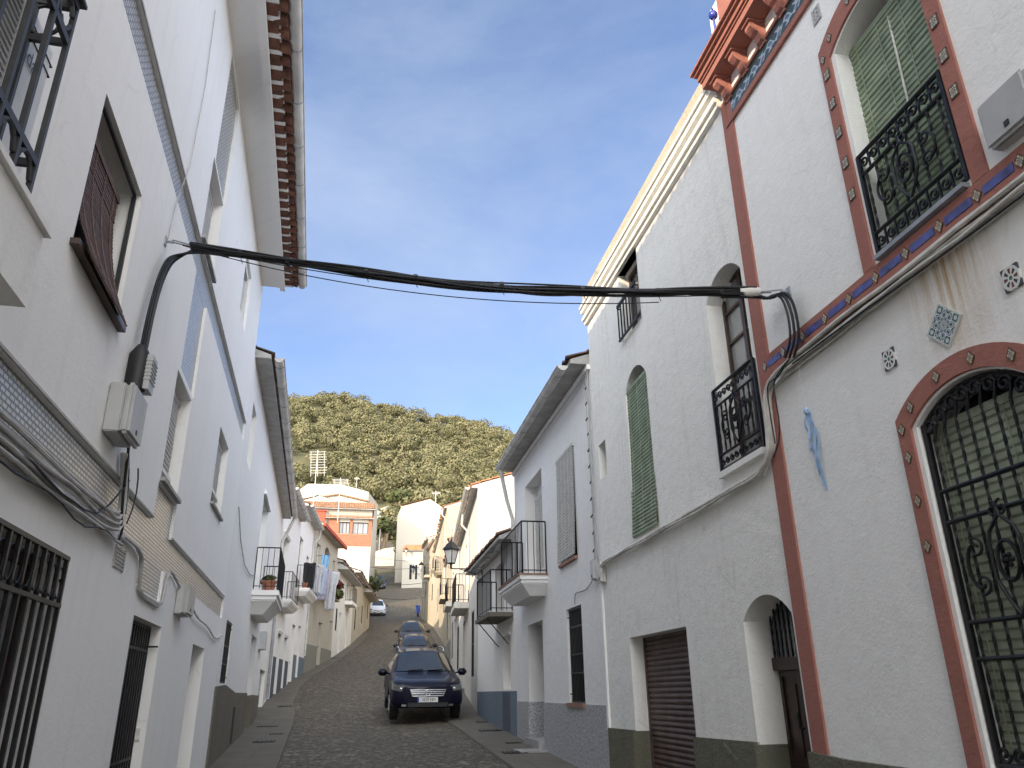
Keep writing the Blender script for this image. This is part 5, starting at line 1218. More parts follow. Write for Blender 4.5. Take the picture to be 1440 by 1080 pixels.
    if kind == 'suv':
        q = MB(); q.prism(F2 := Fr(*F.P(-.008, 0, 0)[:2], F.az + 90, 1, 0, F.z0), [(-.46, .80), (-.39, .63), (.39, .63), (.46, .80)], -.04, .012); gr_ = q.build('grille', M['plastic'], rt)
        q = MB()
        for zz, hw in ((.79, .46), (.745, .44), (.70, .42), (.645, .395)): q.box(F2, -hw, hw, .008, .028, zz - .009, zz + .009)
        for s_ in (-1, 1): q.tube([F2.P(s_ * .465, .018, .805), F2.P(s_ * .392, .018, .63)], .013, 6)
        q.build('chrome_slat', M['chrome'], gr_)
        q = MB(); cz = .718; q.tube([F2.P(.072 * math.cos(t), .036, cz + .072 * math.sin(t)) for t in np.linspace(0, 6.283, 25)], .009, 6)
        q.tube([F2.P(x, .036, cz + z) for x, z in ((-.035, .062), (0, .008), (.035, .062))], .0085, 5); q.tube([F2.P(x, .036, cz + z) for x, z in ((-.066, .028), (-.03, -.06), (0, .004), (.03, -.06), (.066, .028))], .0085, 5); q.build('emblem', M['chrome'], gr_)
        q = MB(); q.prism(F2, [(-.52, .475), (-.50, .385), (.50, .385), (.52, .475)], -.05, .006); q.build('lower_intake', M['plastic'], rt)
        q = MB(); q.box(F2, -.52, .52, .004, .014, .478, .488); q.build('bumper_strip', M['plastic'], rt)
        for s_ in (-1, 1):
            q = MB(); q.box(F2, s_ * .60 - .06, s_ * .60 + .06, -.1, -.03, .40, .45); q.build('fog_lamp', M['headlamp'], rt)
    else:
        q = MB(); F2 = Fr(*F.P(-.006, 0, 0)[:2], F.az + 90, 1, 0, F.z0); q.prism(F2, [(-.5, .42), (-.55, .28), (.55, .28), (.5, .42)], -.05, .01); q.build('lower_intake', M['plastic'], rt)
        q = MB(); q.prism(F2, [(-.5, z0 - .02), (-.12, z0 - .09), (.12, z0 - .09), (.5, z0 - .02), (.5, z0 - .05), (.12, z0 - .15), (-.12, z0 - .15), (-.5, z0 - .05)], -.05, .012); gr_ = q.build('grille', M['plastic'], rt)
        q = MB(); q.tube([F2.P(x, .02, z0 - .1 + z) for x, z in ((0, .09), (.055, 0), (0, -.09), (-.055, 0), (0, .09))], .012, 5); q.build('emblem', M['chrome'], gr_)
    zp = .555 if kind == 'suv' else .42
    q = MB(); q.box(F2, -.26, .26, .0, .022, zp - .06, zp + .06); pl_ = q.build('number_plate', M['frame_w'], rt)
    q = MB(); q.box(F2, -.262, -.225, .018, .0245, zp - .058, zp + .058); q.build('plate_band', M['blue_gl'], pl_)
    if plate:
        v, f = text_mb(plate, .105); q = MB(); q.add([F2.P(x * .92 + .02, .0255, zp + y) for x, y, _ in v], f); q.build('plate_characters', M['plastic'], pl_)
    if rails:
        for sg in (-1, 1):
            q = MB(); d = .64; q.tube([F.P(2.3, sg * d, 1.64), F.P(2.38, sg * d, 1.73), F.P(3.0, sg * d, 1.755), F.P(3.75, sg * d, 1.72), F.P(3.9, sg * d, 1.62)], .02, 8); q.build('roof_rail', M['chrome'], rt, True)
        q = MB(); q.box(F, 1.95, 2.05, -.06, .06, S(1.98, 27)[1] - .14, S(1.98, 27)[1] - .03); q.build('rearview_mirror', M['plastic'], rt)
    return rt
def carframe(x, y, az):
    sl_ = (g(y + 4) - g(y)) / 4; return Fr(x, y, az, 1, sl_, g(y) + .01)
CG = 'cars parked along the street'
car('dark blue off-roader with chrome grille and roof rails, parked nearest the camera', 'car', carframe(-2.28, 21.35, -11.5), SUV, M['navy'], CG, 'suv', '1829 FBV', True)
x, y = -4.85, 36.0
car('bronze-dark hatchback parked right behind the dark blue off-roader', 'car', carframe(-4.98, 40.5, -8.5), HATCH, M['bcar'], CG, 'hatch', None)
car('dark grey taller car parked third in the line', 'car', carframe(-6.3, 49.3, -8.5), HATCH, M['dcar'], CG, 'hatch', None, H=1.12)
car('white hatchback parked up the street on the left side', 'car', carframe(-14.9, 86.6, -12), HATCH, M['wcar'], CG, 'hatch', '4073 HKV')
xd, yd_ = gnd(533.5, 829)
car('small dark car under the shrubs at the top of the street', 'car', carframe(xd, yd_, -14), HATCH, M['bluecar'], CG, 'hatch')
# moped by the right-hand houses
xm, ym = gnd(588, 868); Fm = carframe(xm, ym, -10)
mo = thing('moped', 'blue moped parked against the right-hand houses', 'moped', Fm.P(0, 0, 0))
for u in (.25, 1.45):
    m = MB(); m.tube([Fm.P(u + .2 * math.cos(t), 0, .25 + .2 * math.sin(t)) for t in np.linspace(0, 6.283, 19)], .055, 8); m.build('wheel', M['tyre'], mo, True)
m = MB(); m.tube([Fm.P(.3, 0, .3), Fm.P(.42, 0, .75), Fm.P(.5, 0, 1.0)], [.06, .12, .06], 8); m.tube([Fm.P(.45, 0, .4), Fm.P(1.0, 0, .38), Fm.P(1.5, 0, .6)], [.12, .16, .16], 8); m.box(Fm, .3, .36, -.2, .2, .5, .95); m.build('body', M['bluebox'], mo, True)
m = MB(); m.tube([Fm.P(.52, -.33, 1.05), Fm.P(.48, 0, 1.0), Fm.P(.52, .33, 1.05)], .02, 6); m.build('handlebar', M['plastic'], mo)
m = MB(); m.tube([Fm.P(.85, 0, .72), Fm.P(1.5, 0, .78)], [.12, .14], 8); m.build('seat', M['plastic'], mo); m = MB(); m.box(Fm, 1.45, 1.8, -.2, .2, .82, 1.15); m.build('top_box', M['bluebox'], mo)

# ---------------------------------------------------------------- wall lanterns
def lantern(label, F, u, z, arm, s=1.0, mount=0.0):
    b = F.P(u, mount, z); t = thing('wall_lantern', label, 'lamp', b, 'wall lanterns along the street')
    m = MB(); m.tube([F.P(u, mount + 0, z), F.P(u, mount + arm, z)], .016 * s, 6); m.tube([F.P(u, mount, z - .45 * s), F.P(u, mount + .03, z + .15 * s)], .018 * s, 6)
    m.tube([F.P(u, mount, z - .35 * s), F.P(u, mount + arm * .35, z - .1 * s), F.P(u, mount + arm * .75, z)], .010 * s, 5); m.tube(spiral(F, u, z - .12 * s, .09 * s, 1.2, 0, mount + arm * .25), .008, 5); m.build('bracket', M['iron'], t)
    c = np.array(F.P(u, mount + arm, z))
    def sq(r, zz, rot=.2): return [tuple(c + np.array([r * math.cos(rot + k * math.pi / 2), r * math.sin(rot + k * math.pi / 2), zz])) for k in range(4)]
    m = MB(); m.tube([tuple(c), tuple(c + [0, 0, .14 * s])], .03 * s, 8); bt, tp = sq(.10 * s, .14 * s), sq(.19 * s, .50 * s)
    for k in range(4): m.tube([bt[k], tp[k]], .012 * s, 5); m.tube([bt[k], bt[(k + 1) % 4]], .014 * s, 5); m.tube([tp[k], tp[(k + 1) % 4]], .016 * s, 5)
    r0, r1, r2_ = sq(.25 * s, .50 * s), sq(.10 * s, .68 * s), sq(.03 * s, .74 * s)
    for a, b_ in ((r0, r1), (r1, r2_)): m.add(a + b_, [(k, (k + 1) % 4, 4 + (k + 1) % 4, 4 + k) for k in range(4)])
    m.add(r0, [(0, 1, 2, 3)]); m.ball(tuple(c + [0, 0, .77 * s]), .03 * s, 6); m.build('lantern_cage', M['iron'], t)
    m = MB(); bt, tp = sq(.092 * s, .15 * s), sq(.18 * s, .49 * s); m.add(bt + tp, [(k, (k + 1) % 4, 4 + (k + 1) % 4, 4 + k) for k in range(4)]); m.build('lamp_glass', M['lampgl'], t)
lantern('black wall lantern on a scrolled arm beside the low mossy roof', FRt, 22.0, 4.85, .9, 1.05)
u, z = px(RC, 604, 808); lantern('small black wall lantern on the sunlit cream houses', RC, 2.2, 12.0, 1.0, 1.2)
lantern('wall lantern on the big gable house at the street top', Fr(-15.6, 108.5, 90, 1), .6, 19.6, .8, 1.1)
lantern('wall lantern over the side lane corner', RC, 13.5, 13.4, .9, 1.2)

# ---------------------------------------------------------------- cables, boxes, small fixtures
A_, B_ = np.array(FL.P(6.1, .05, 5.17)), np.array(FRt.P(5.01, .05, 4.58))
def sag(t, s): return A_ * (1 - t) + B_ * t - np.array([0, 0, s * 4 * t * (1 - t)])
cb = thing('cable_bundle', 'thick black cable bundle strung across the street between the two nearest houses', 'cable', tuple(A_))
rr = random.Random(3)
m = MB()
for k in range(12):
    oy, oz, s_ = rr.uniform(-.03, .03), rr.uniform(-.036, .036), .17 + rr.uniform(-.03, .03); ph = rr.uniform(0, 6)
    m.tube([tuple(sag(t, s_) + np.array([.006 * math.sin(t * 30 + ph), oy * math.cos(t * 9 + ph), oz * math.sin(t * 11 + ph) + .01])) for t in np.linspace(.035, .955, 46)], rr.uniform(.006, .0125), 6)
o = m.build('span_strands', M['cable'], cb, True)
m = MB()
for s_, t0, t1 in ((.30, .12, .8), (.22, .1, .98)): m.tube([tuple(sag(t, s_)) for t in np.linspace(t0 - .1, t1, 30)], .0045, 5)
m.tube([tuple(sag(t, .17 + .055 * math.sin((t - .52) / .2 * math.pi) if .52 < t < .72 else .17)) for t in np.linspace(.4, .85, 40)], .009, 6)
m.build('loose_strand', M['cable'], cb, True)
m = MB()
for t in (.12, .2, .33, .41, .55, .68, .8, .9):
    m = MB(); m.tube([tuple(sag(t - .003, .17) + [0, 0, .01]), tuple(sag(t + .003, .17) + [0, 0, .01])], .034, 8); m.tube([tuple(sag(t, .17) - [0, 0, .02]), tuple(sag(t + .004, .17) - [0, 0, .075])], .003, 4); m.build('cable_tie', M['cable'], cb)
m = MB()
for k in range(7):
    j = lambda: rr.uniform(-.02, .02); e = .022 * (k - 3)
    P0 = sag(.10, .17) + [0, 0, e * .5]; P1 = sag(.05, .17) + [0, 0, e * .6]
    q = [P0, P1] + [np.array(FL.P(u + e * .7 + j() * .4, .06 + .012 * (k % 3), z)) for u, z in ((6.2, 5.08), (6.02, 4.92), (5.86, 4.66), (5.78, 4.35), (5.76, 4.05))]
    q = [q[0]] + [a for a in q[1:]]
    pts = [];
    for i in range(len(q) - 1):
        for t in (0, .33, .66): pts.append(np.array(q[i]) * (1 - t) + np.array(q[i + 1]) * t)
    pts.append(q[-1]); pts = np.array(pts); 
    for _ in range(3): pts[1:-1] = .25 * pts[:-2] + .5 * pts[1:-1] + .25 * pts[2:]
    m.tube(pts, .009, 6)
m.build('drop_strands', M['cable'], cb, True)
m = MB()
for k in range(10):
    e = .018 * (k - 4.5); q = [sag(.90, .17) + [0, .02 * math.sin(k * 2.4), e * .45], sag(.95, .17) + [0, .02 * math.sin(k * 2.4), e * .5]] + [np.array(FRt.P(u + e * .8, .09 - .008 * (k % 4), z + e * .3)) for u, z in ((5.2, 4.60), (5.05, 4.585), (4.93, 4.50), (4.88, 4.30), (4.90, 4.10), (5.02, 4.0))]
    pts = []
    for i in range(len(q) - 1):
        for t in (0, .33, .66): pts.append(q[i] * (1 - t) + q[i + 1] * t)
    pts.append(q[-1]); pts = np.array(pts)
    for _ in range(2): pts[1:-1] = .25 * pts[:-2] + .5 * pts[1:-1] + .25 * pts[2:]
    m.tube(pts, .0095, 6)
m.build('drop_strands', M['cable'], cb, True)
for P_, F_, u, z in ((A_, FL, 6.1, 5.17), (B_, FRt, 5.01, 4.58)):
    m = MB(); m.tube([F_.P(u, -.03, z), F_.P(u, .07, z)], .012, 6); m.tube([F_.P(u, .06, z + .02), tuple(sag(.05 if F_ is FL else .95, .17))], .007, 5); m.box(F_, u - .03, u + .03, -.01, .012, z - .04, z + .04); m.build('wall_anchor', M['zinc'], cb)
m = MB(); m.tube([tuple(sag(t, .17) + [0, 0, .008]) for t in np.linspace(.93, .962, 5)], [.036, .04, .042, .04, .034], 10); m.build('tape_wrap', M['white_cable'], cb, True)
# conduits on the left house
def run(name, label, F, paths, mat, loc, r=.014, wob=.008, n=26, smooth=True):
    m = MB()
    for (pts, rad) in paths:
        q = []
        for (a, b) in zip(pts, pts[1:]):
            k = max(2, int(math.dist(a, b) / .22))
            for i in range(k): q.append([lerp(a[c], b[c], i / k) for c in range(3)])
        q.append(list(pts[-1])); q = np.array(q); q[1:-1] += rng.normal(size=(len(q) - 2, 3)) * wob * np.array([.4, .35, 1])
        q[1:-1] = .25 * q[:-2] + .5 * q[1:-1] + .25 * q[2:]
        m.tube([F.P(*p) for p in q], rad, 7)
    return single(m, name, M[mat], label, 'cable', loc, None, smooth)
paths = []
for k in range(8):
    z = 2.80 - .021 * k; d = .035 + .018 * (k % 2); rad = [.017, .013, .016, .011, .015, .012, .010, .012][k]
    paths.append(([(-6, d, z + .01), (2.5, d, z), (4.5, d, z - .005 * k), (5.9, d, z - .005), (6.05 + .015 * k, d + .01, z + .04), (6.0 + .015 * k, d, 3.05), (5.85 + .012 * k, d, 3.24)] if k < 6 else [(-6, d, z), (6.2, d, z - .01)], rad))
run('cable_run', 'bunch of grey conduits along the lower tile band of the left house', FL, paths, 'conduit', FL.P(5, 0, 2.7), wob=.012)
paths = [([(3.3, .04, 2.66), (4.2, .06, 2.58), (5.2, .06, 2.60), (6.2, .05, 2.66)], .006), ([(3.4, .05, 2.7), (4.6, .07, 2.66), (5.4, .06, 2.68), (6.1, .05, 3.1)], .007), ([(5.9, .05, 3.3), (6.05, .07, 3.0), (6.15, .06, 2.72), (6.1, .05, 2.66)], .009), ([(6.3, .05, 3.25), (6.4, .05, 3.05), (6.2, .06, 2.8)], .006), ([(5.8, .05, 3.5), (5.9, .06, 3.2), (6.05, .06, 2.75)], .010)]
run('cable_run', 'thin black cables dangling below the grey conduits of the left house', FL, paths, 'cable', FL.P(4.5, 0, 2.6), wob=.02)
paths = [([(6.25, .02 + .012 * k, 2.74 - .012 * k), (7.08, .02 + .012 * k, 2.73 - .012 * k), (7.09, .02, 2.42 - .012 * k), (8.28, .02, 2.41 - .012 * k), (8.28 + .012 * k, .02, 2.74), (8.5, .02, 2.78), (9.1, .03, 2.68)], .012) for k in range(3)]
run('cable_run', 'grey cables stepping round the tile panel above the left doorway', FL, paths, 'conduit', FL.P(7.5, 0, 2.5), wob=.003)
run('cable_run', 'drooping pale cable from the small meter box to the next house', FL, [([(9.6, .05, 2.62), (10.6, .04, 2.5), (11.3, .04, 2.5), (12.0, .03, 2.45), (12.6, .03, 2.38), (13.5, .03, 2.5)], .013)], 'white_cable', FL.P(11, 0, 2.5), wob=.004)
def bevel(o, off=.015, seg=2):
    bm = bmesh.new(); bm.from_mesh(o.data); bmesh.ops.remove_doubles(bm, verts=bm.verts, dist=1e-5); bmesh.ops.bevel(bm, geom=bm.edges[:], offset=off, segments=seg, affect='EDGES'); bm.to_mesh(o.data); bm.free(); return o
def ebox(label, F, u0, u1, z0, z1, dp, mat='box', lid=True):
    t = thing('junction_box', label, 'electrical box', F.P((u0 + u1) / 2, 0, z0)); m = MB(); m.box(F, u0, u1, .004, dp * .62, z0, z1); bevel(m.build('case', M[mat], t), .008)
    m = MB(); m.box(F, u0 - .006, u1 + .006, dp * .63, dp, z0 - .006, z1 + .006); bevel(m.build('lid', M[mat], t), .02)
    m = MB(); m.box(F, (u0 + u1) / 2 - .015, (u0 + u1) / 2 + .015, dp - .002, dp + .006, z0 + .04, z0 + .07); m.build('latch', M['plastic'], t); return t
ebox('grey meter box under the black cable joint on the left house', FL, 5.35, 5.75, 3.25, 3.6, .17)
ebox('small grey box at the end of the tile panel of the left house', FL, 9.05, 9.55, 2.42, 2.72, .13)
ebox('large grey electricity box at the right edge beside the upper window', FRt, 2.53, 2.84, 4.26, 4.54, .10, 'box')
ebox('pale box on the corner beside the house with the granite plinth', FRt, 10.68, 10.85, 3.06, 3.34, .09, 'box_l')
ebox('small pale box on the white house just before the granite plinth', FRt, 10.36, 10.52, 2.98, 3.26, .08, 'white_cable')
t = thing('cable_joint', 'black ribbed cable joint hanging above the grey meter box', 'cable joint', FL.P(5.72, 0, 3.62)); m = MB()
m.tube([FL.P(5.70, .07, z) for z in (3.64, 3.68, 3.95, 4.03)], [.03, .075, .075, .03], 12)
m.build('sleeve', M['cable'], t, True); m = MB(); m.box(FL, 5.66, 5.82, .09, .17, 3.68, 3.95)
for k in range(6): m.box(FL, 5.655, 5.825, .085, .178, 3.75 + .03 * k, 3.76 + .03 * k)
m.build('clamp', M['box'], t); m = MB(); m.tube([FL.P(5.62, .06, 3.66 + 0), FL.P(5.60, .05, 3.5), FL.P(5.58, .05, 3.3)], .014, 6); m.tube([FL.P(5.72, .06, 3.66), FL.P(5.70, .05, 3.55)], .018, 6); m.build('tail', M['conduit'], t)
# cables on the right
paths = []
for k in range(7):
    z = 4.03 - .016 * k; d = .03 + .02 * (k % 3); rad = [.014, .012, .015, .010, .013, .011, .009][k]
    paths.append(([(-6, d, z), (1, d, z + .01), (3.2, d, z), (4.6, d, z + .005), (5.3, d, z - .01), (5.46 + .005 * k, d, 3.93 - .008 * k), (5.50 + .008 * k, d, 3.78), (5.50 + .01 * k, d, 3.5), (5.53 + .01 * k, d, 3.38), (5.75, d, 3.29 - .008 * k)] + ([(8, d, 3.27 - .008 * k), (10.3, d, 3.25 - .008 * k), (10.5, d, 3.15)] if k < 6 else []), rad))
run('cable_run', 'pale painted cables under the blue-dashed band and along the white house', FRt, paths, 'white_cable', FRt.P(4, 0, 4), wob=.010)
run('cable_run', 'thin black cable tangled with the pale cables by the terracotta corner', FRt, [([(5.0, .08, 4.0), (5.25, .09, 3.95), (5.32, .09, 3.85), (5.30, .08, 3.6), (5.36, .08, 3.4), (5.5, .07, 3.33)], .006), ([(5.1, .08, 3.98), (5.2, .1, 3.9), (5.35, .1, 3.93), (5.42, .09, 3.85), (5.42, .08, 3.42)], .006), ([(-2, .07, 3.9), (1.5, .08, 3.92), (3, .08, 3.9), (4, .08, 3.93), (5, .08, 3.94)], .007)], 'cable', FRt.P(5.2, 0, 3.6), wob=.006)
run('cable_run', 'cables twisted with dead string lights down the corner of the granite-plinth house', FRt, [([(10.7, .02, 6.28), (10.72, .03, 5), (10.74, .03, 3.3)], .008), ([(10.66, .03, 6.25), (10.63, .03, 5), (10.62, .03, 3.3)], .010), ([(10.75, .03, 6.25), (10.79, .04, 5.5), (10.77, .03, 4.4), (10.79, .03, 3.35)], .006)], 'conduit', FRt.P(10.7, 0, 4.5), wob=.018)
m = MB()
for k in range(11): z = 6.0 - .25 * k; m.tube([FRt.P(10.77, .03, z), FRt.P(10.72 + .03 * (k % 3), .06, z - .05)], .011, 5)
o = single(m, 'string_light', M['cable'], 'row of small dark bulbs hanging down the corner cables', 'string lights', FRt.P(10.75, .03, 4.8))
run('cable_run', 'thin cable from the corner box to the grilled window of the granite-plinth house', FRt, [([(10.9, .03, 3.1), (11.3, .02, 2.98), (11.9, .02, 3.02), (12.0, .02, 3.0), (12.02, .02, 2.86)], .006)], 'cable', FRt.P(11.5, 0, 3), wob=.002)
run('cable_run', 'thin wire running along the eave of the granite-plinth house', FRt, [([(10.75, .03, 6.2), (12, .08, 6.16), (14, .08, 6.16), (16.7, .08, 6.14)], .01)], 'conduit', FRt.P(13, 0, 6.1), wob=.006)
# blue ribbon
t = thing('paper_streamer', 'pale blue paper streamer hanging on the tiled house', 'streamer', FRt.P(5.0, 0, 3.5)); m = MB(); m.tube([FRt.P(4.97, .05, 4.0), FRt.P(5.0, .03, 3.55)], .003, 4); m.build('string', M['white_cable'], t)
for k, (du, L_) in enumerate(((.05, .30), (-.01, .5), (-.05, .62), (-.025, .58), (.02, .44))):
    m = MB(); w = .022; q = []
    for i in range(12): f = i / 11; q += [FRt.P(5.0 + du * min(1, f * 3) + .012 * math.sin(f * 6 + k) - w / 2 - .02 * f, .02 + .012 * math.sin(f * 9 + k), 3.54 - L_ * f), FRt.P(5.0 + du * min(1, f * 3) + .012 * math.sin(f * 6 + k) + w / 2 - .02 * f, .022 + .012 * math.sin(f * 9 + k), 3.54 - L_ * f)]
    m.add(q, [(2 * i, 2 * i + 1, 2 * i + 3, 2 * i + 2) for i in range(11)]); m.build('strip', M['ribbon'], t)
m = MB(); m.ball(FRt.P(5.0, .03, 3.55), .022, 8, 1.3); m.build('knot', M['ribbon'], t)
# air conditioner on the top-left balcony
F = FL; ua, za = px(F, 57, 148, .3)
t = thing('air_conditioner', 'white outdoor air-conditioning unit behind the top-left balcony railing', 'air conditioner', F.P(ua - .4, .2, 3.08))
m = MB(); m.box(F, ua - .85, ua, .04, .3, 3.25, 4.0); bevel(m.build('case', M['frame_w'], t), .012)
for sx_ in (ua - .75, ua - .15):
    m = MB(); m.box(F, sx_, sx_ + .05, .05, .3, 3.07, 3.25); m.build('foot', M['plastic'], t)
m = MB(); 
for k in range(24): m.box(F, ua - .83, ua - .30, .3, .309, 3.3 + .028 * k, 3.309 + .028 * k)
for k in range(3): m.box(F, ua - .83 + .25 * k, ua - .822 + .25 * k, .3, .312, 3.29, 3.97)
m.build('fan_grille', M['box'], t)
m = MB()
for k in range(2): m.box(F, ua - .28, ua + .004, .29, .304, 3.88 + .05 * k, 3.885 + .05 * k)
m.build('groove', M['plastic'], t)
v, f = text_mb('dai', .1); m = MB(); m.add([F.P(ua - .15 - x_ * -1, .306, 3.80 + y_) for x_, y_, _ in v], f); m.build('lettering', M['plastic'], t)
# flowerpots and plants, laundry
def pot(label, F, u, d, z, r=.12, h=.2, mat='clay', plant=None, grp=None):
    t = thing('flowerpot', label, 'flowerpot', F.P(u, d, z), grp); m = MB(); m.tube([F.P(u, d, z), F.P(u, d, z + h * .8), F.P(u, d, z + h * .8 + .001), F.P(u, d, z + h)], [r * .7, r * .95, r * 1.08, r * 1.08], 12); m.build('pot', M[mat], t, True)
    if plant: leafmesh('foliage', crowns([(*F.P(u, d, z + h + plant[1] * .6)[:3], plant[1], 1.1)], plant[2], plant[3], int(u * 31) % 97), M[plant[0]], F.P(u, d, z), t)
pot('square terracotta pot on the moulded balcony slab', FL, 18.95, .33, 3.81, .16, .24); pot('dark leafy plant in a pot behind the terracotta pot', FL, 19.7, .3, 3.81, .12, .2, 'clay', ('leaf', .22, .05, 160))
F5, F4 = FLs[2], FLs[1]
for i, (u, pl2) in enumerate(((3.0, .36), (3.8, .46), (4.5, .5), (5.2, .44))):
    pot(['small reddish plant first on the laundry balcony', 'bushy red plant second on the laundry balcony', 'largest dark red plant on the laundry balcony', 'trailing red-green plant at the far end of the laundry balcony'][i], F5, u, .45, 6.62, .13, .2, 'clay', ('redleaf' if i != 3 else 'leaf', pl2, .06, 420), 'red plants on the laundry balcony')
    if i in (1, 2): leafmesh('foliage', crowns([(*F5.P(u, .62, 6.6), .42, 1.3)], .06, 260, i + 40), M['leaf'], F5.P(u, .45, 6.62), bpy.data.objects[[o.name for o in COL.objects if o.name.startswith('flowerpot')][-1]])
pot('terracotta pot on the brown-framed balcony', F4, .5, .35, 5.82, .13, .22)
def cloth(label, F, u, w, d, z0, z1, mat, sleeves=False, sd=0):
    m = MB(); nu, nzz = 10, 14; pts = []
    for i in range(nzz + 1):
        f = i / nzz
        for j in range(nu + 1):
            s_ = j / nu - .5; ww = w * (1 + .12 * math.sin(f * 3 + sd))
            if sleeves and f < .35: ww *= 1.55 - f
            pts.append(F.P(u + s_ * ww, d + .035 * math.sin(s_ * 14 + sd + f * 2) + .02 * f, lerp(z1, z0, f) - (.10 * abs(s_) if sleeves else .02 * math.sin(s_ * 9 + sd)) * (1 if f < .5 else .4)))
    n = nu + 1
    m.add(pts, [(i * n + j, i * n + j + 1, (i + 1) * n + j + 1, (i + 1) * n + j) for i in range(nzz) for j in range(nu)])
    o = single(m, 'laundry', M[mat], label, 'laundry', F.P(u, d, z1), 'laundry hung along the balconies', True)
    sm = o.modifiers.new('thickness', 'SOLIDIFY'); sm.thickness = .012
for lab, FX, u, d_, w, z0, z1, mat, sl_ in (('black trousers hung first on the laundry balcony', F4, .9, .45, .45, 5.85, 6.95, 'cloth_black', False), ('narrow white towel beside the black trousers', F4, 1.7, .55, .25, 5.75, 7.0, 'cloth_white', False),
        ('pale shirt between the towel and the grey-blue shirt', F4, 3.0, .6, .4, 5.9, 7.2, 'cloth_white', True), ('grey-blue shirt hung between white clothes', F4, 4.6, .6, .45, 6.0, 7.3, 'cloth_blue', True), ('lilac shirt hung low on the laundry balcony', F5, .2, .6, .5, 5.9, 7.4, 'cloth_lilac', True),
        ('long white shirt hanging lowest over the balcony edge', F5, .9, .85, .5, 5.5, 7.4, 'cloth_white', True), ('pale blue cloth at the top of the drying bar', F5, .8, .5, .35, 7.5, 8.2, 'cloth_sky', False)):
    p_ = FX.P(u, d_, 0); cloth(lab, Fr(p_[0], p_[1], 78, 1), 0, w, 0, z0, z1, mat, sl_, u)
m = MB(); m.tube([F4.P(.6, .6, 6.9), F4.P(4.7, .65, 7.25), F5.P(1.2, .9, 7.42)], .018, 6); m.tube([F4.P(2.2, .05, 7.0), F4.P(2.2, .66, 7.02)], .014, 5); m.tube([F5.P(.9, .05, 7.35), F5.P(.9, .95, 7.41)], .014, 5); m.tube([F5.P(.8, .05, 8.15), F5.P(.8, .75, 8.2)], .014, 5)
single(m, 'drying_bar', M['iron'], 'dark drying bar holding the laundry over the street', 'drying rack', F5.P(0, .5, 7))
# antennas
def antenna(label, x, y, z0, h, bars=7, w=.8, hy=.0):
    t = thing('tv_antenna', label, 'antenna', (x, y, z0), 'roof antennas'); m = MB(); m.tube([(x, y, z0), (x, y, z0 + h)], .03, 6); m.build('mast', M['antenna'], t); m = MB()
    for k in range(bars): zz = z0 + h - .15 - k * .17 * (h / 5); ww = w * (1 - .05 * (k % 3)); m.tube([(x - ww / 2 + .1 * (k // 3), y, zz), (x + ww / 2 + .1 * (k // 3), y, zz)], .034, 5)
    for s_ in (-.4, .0, .4): m.tube([(x + s_ * w, y, z0 + h - .12), (x + s_ * w + .15, y, z0 + h - .2 - bars * .17 * (h / 5))], .02, 5)
    m.tube([(x, y - .5, z0 + h * .92), (x, y + .5, z0 + h * .92)], .02, 5); m.build('elements', M['antenna'], t)
for lab, xx, ya, yb, Y, nb, w in (('tall tv antenna with a ladder of bars over the left roofs', 447, 633, 745, 60, 9, 1.35), ('tv antenna mast in front of the brick-fronted house', 479, 672, 735, 68, 4, 1.5), ('thin antenna mast above the right-hand roofs', 613, 690, 740, 62, 2, .7), ('small antenna on the white gabled house', 502, 671, 690, 104, 3, .7)):
    x, zt = aty(xx, ya, Y); _, zb_ = aty(xx, yb, Y); antenna(lab, x, Y, zb_, zt - zb_, nb, w)
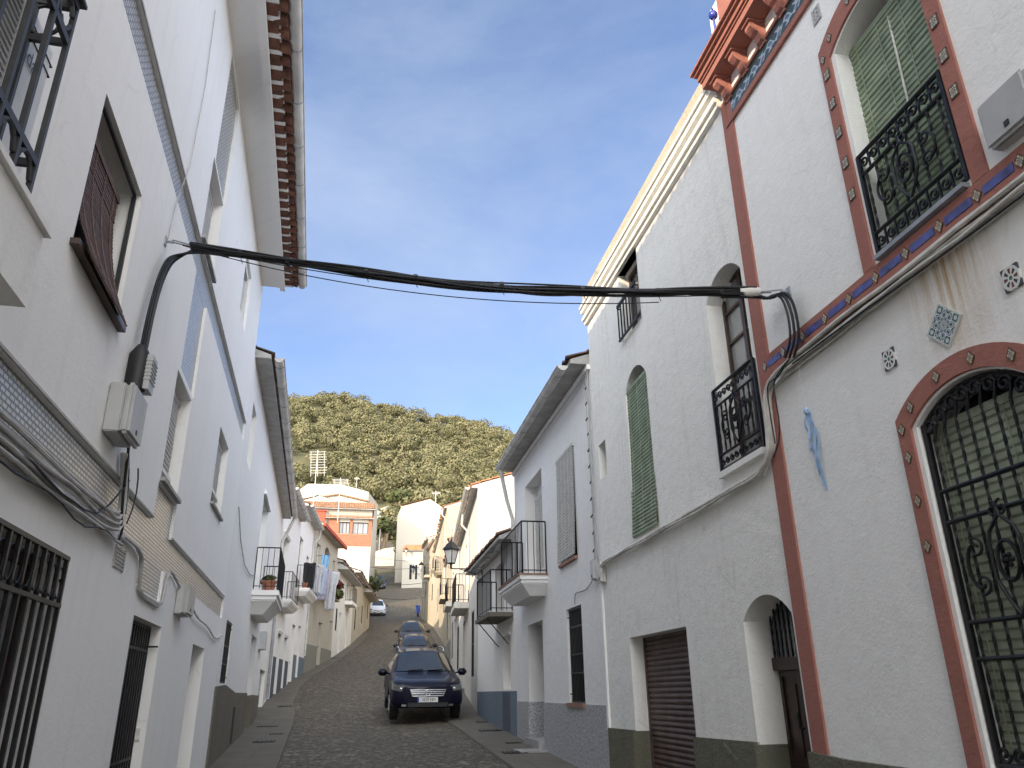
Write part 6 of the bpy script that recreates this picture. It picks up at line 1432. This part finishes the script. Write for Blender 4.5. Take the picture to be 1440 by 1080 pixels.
# street lamp pole far up and cables over the far street
def wire(label, x0, y0, z0, x1, y1, z1, s_=.25):
    m = MB(); m.tube([(lerp(x0, x1, t), lerp(y0, y1, t), lerp(z0, z1, t) - 4 * s_ * t * (1 - t)) for t in np.linspace(0, 1, 13)], .022, 5); single(m, 'overhead_wire', M['cable'], label, 'wire', (x0, y0, z0), 'wires across the far street')
for Yw, ya, yb, lab in ((100, 783, 788, 'topmost thin wire across the far end of the street'), (84, 797, 797, 'thin wire crossing the street above the dark car'), (74, 818, 819, 'thin wire crossing the street just above the white car'), (72, 838, 840, 'lowest thin wire crossing in front of the white car')):
    xa = 520 if Yw < 90 else 526; x0, z0 = aty(xa, ya, Yw); x1, z1 = aty(598, yb, Yw); wire(lab, x0, Yw, z0, x1, Yw, z1)
x, zt = aty(535, 738, 133); _, zb_ = aty(533, 775, 133)
t = thing('street_lamp', 'tall grey lamp post at the top of the street', 'street lamp', (x, 133, zb_ - 2)); m = MB(); m.tube([(x, 133, zb_ - 3), (x, 133, zt)], [.09, .05], 8); m.build('post', M['zinc'], t); m = MB(); m.ball((x + .1, 133, zt), .25, 8, .6); m.build('lamp_head', M['lampgl'], t)
# drain covers in the pavements
for i, (xx, yy_, w, l, lab) in enumerate(((371, 1046, .42, .3, 'long dark drain grating nearest on the left pavement'), (376, 1024, .5, .2, 'narrow drain grating second on the left pavement'), (401, 995, .45, .3, 'small dark drain cover on the left beside the balcony house'), (388, 1035, .3, .12, 'thin slot cover between two gratings on the left pavement'), (470, 926, .5, .4, 'drain cover further up by the cream-lit house'),
        (724, 1062, .42, .3, 'dark drain cover nearest on the right pavement'), (690, 1030, .5, .32, 'wide drain cover on the right pavement beside the blue-grey plinth'), (678, 1018, .3, .2, 'small drain cover just behind the wide one on the right'), (722, 1048, .3, .14, 'thin slot cover by the stone doorstep'))):
    x, y = gnd(xx, yy_); Fd = Fr(x, y, -11, 1, (g(y + 1) - g(y - 1)) / 2, g(y)); m = MB(); m.box(Fd, -l / 2, l / 2, -w / 2, w / 2, .02, .045)
    t = thing('drain_cover', lab, 'drain cover', (x, y, g(y))); m.build('frame', M['drain'], t); m = MB()
    for k in range(5): m.box(Fd, -l / 2 + .02, l / 2 - .02, -w / 2 + w * (k + .3) / 5, -w / 2 + w * (k + .7) / 5, .045, .051)
    m.build('bars', M['iron_g'], t)
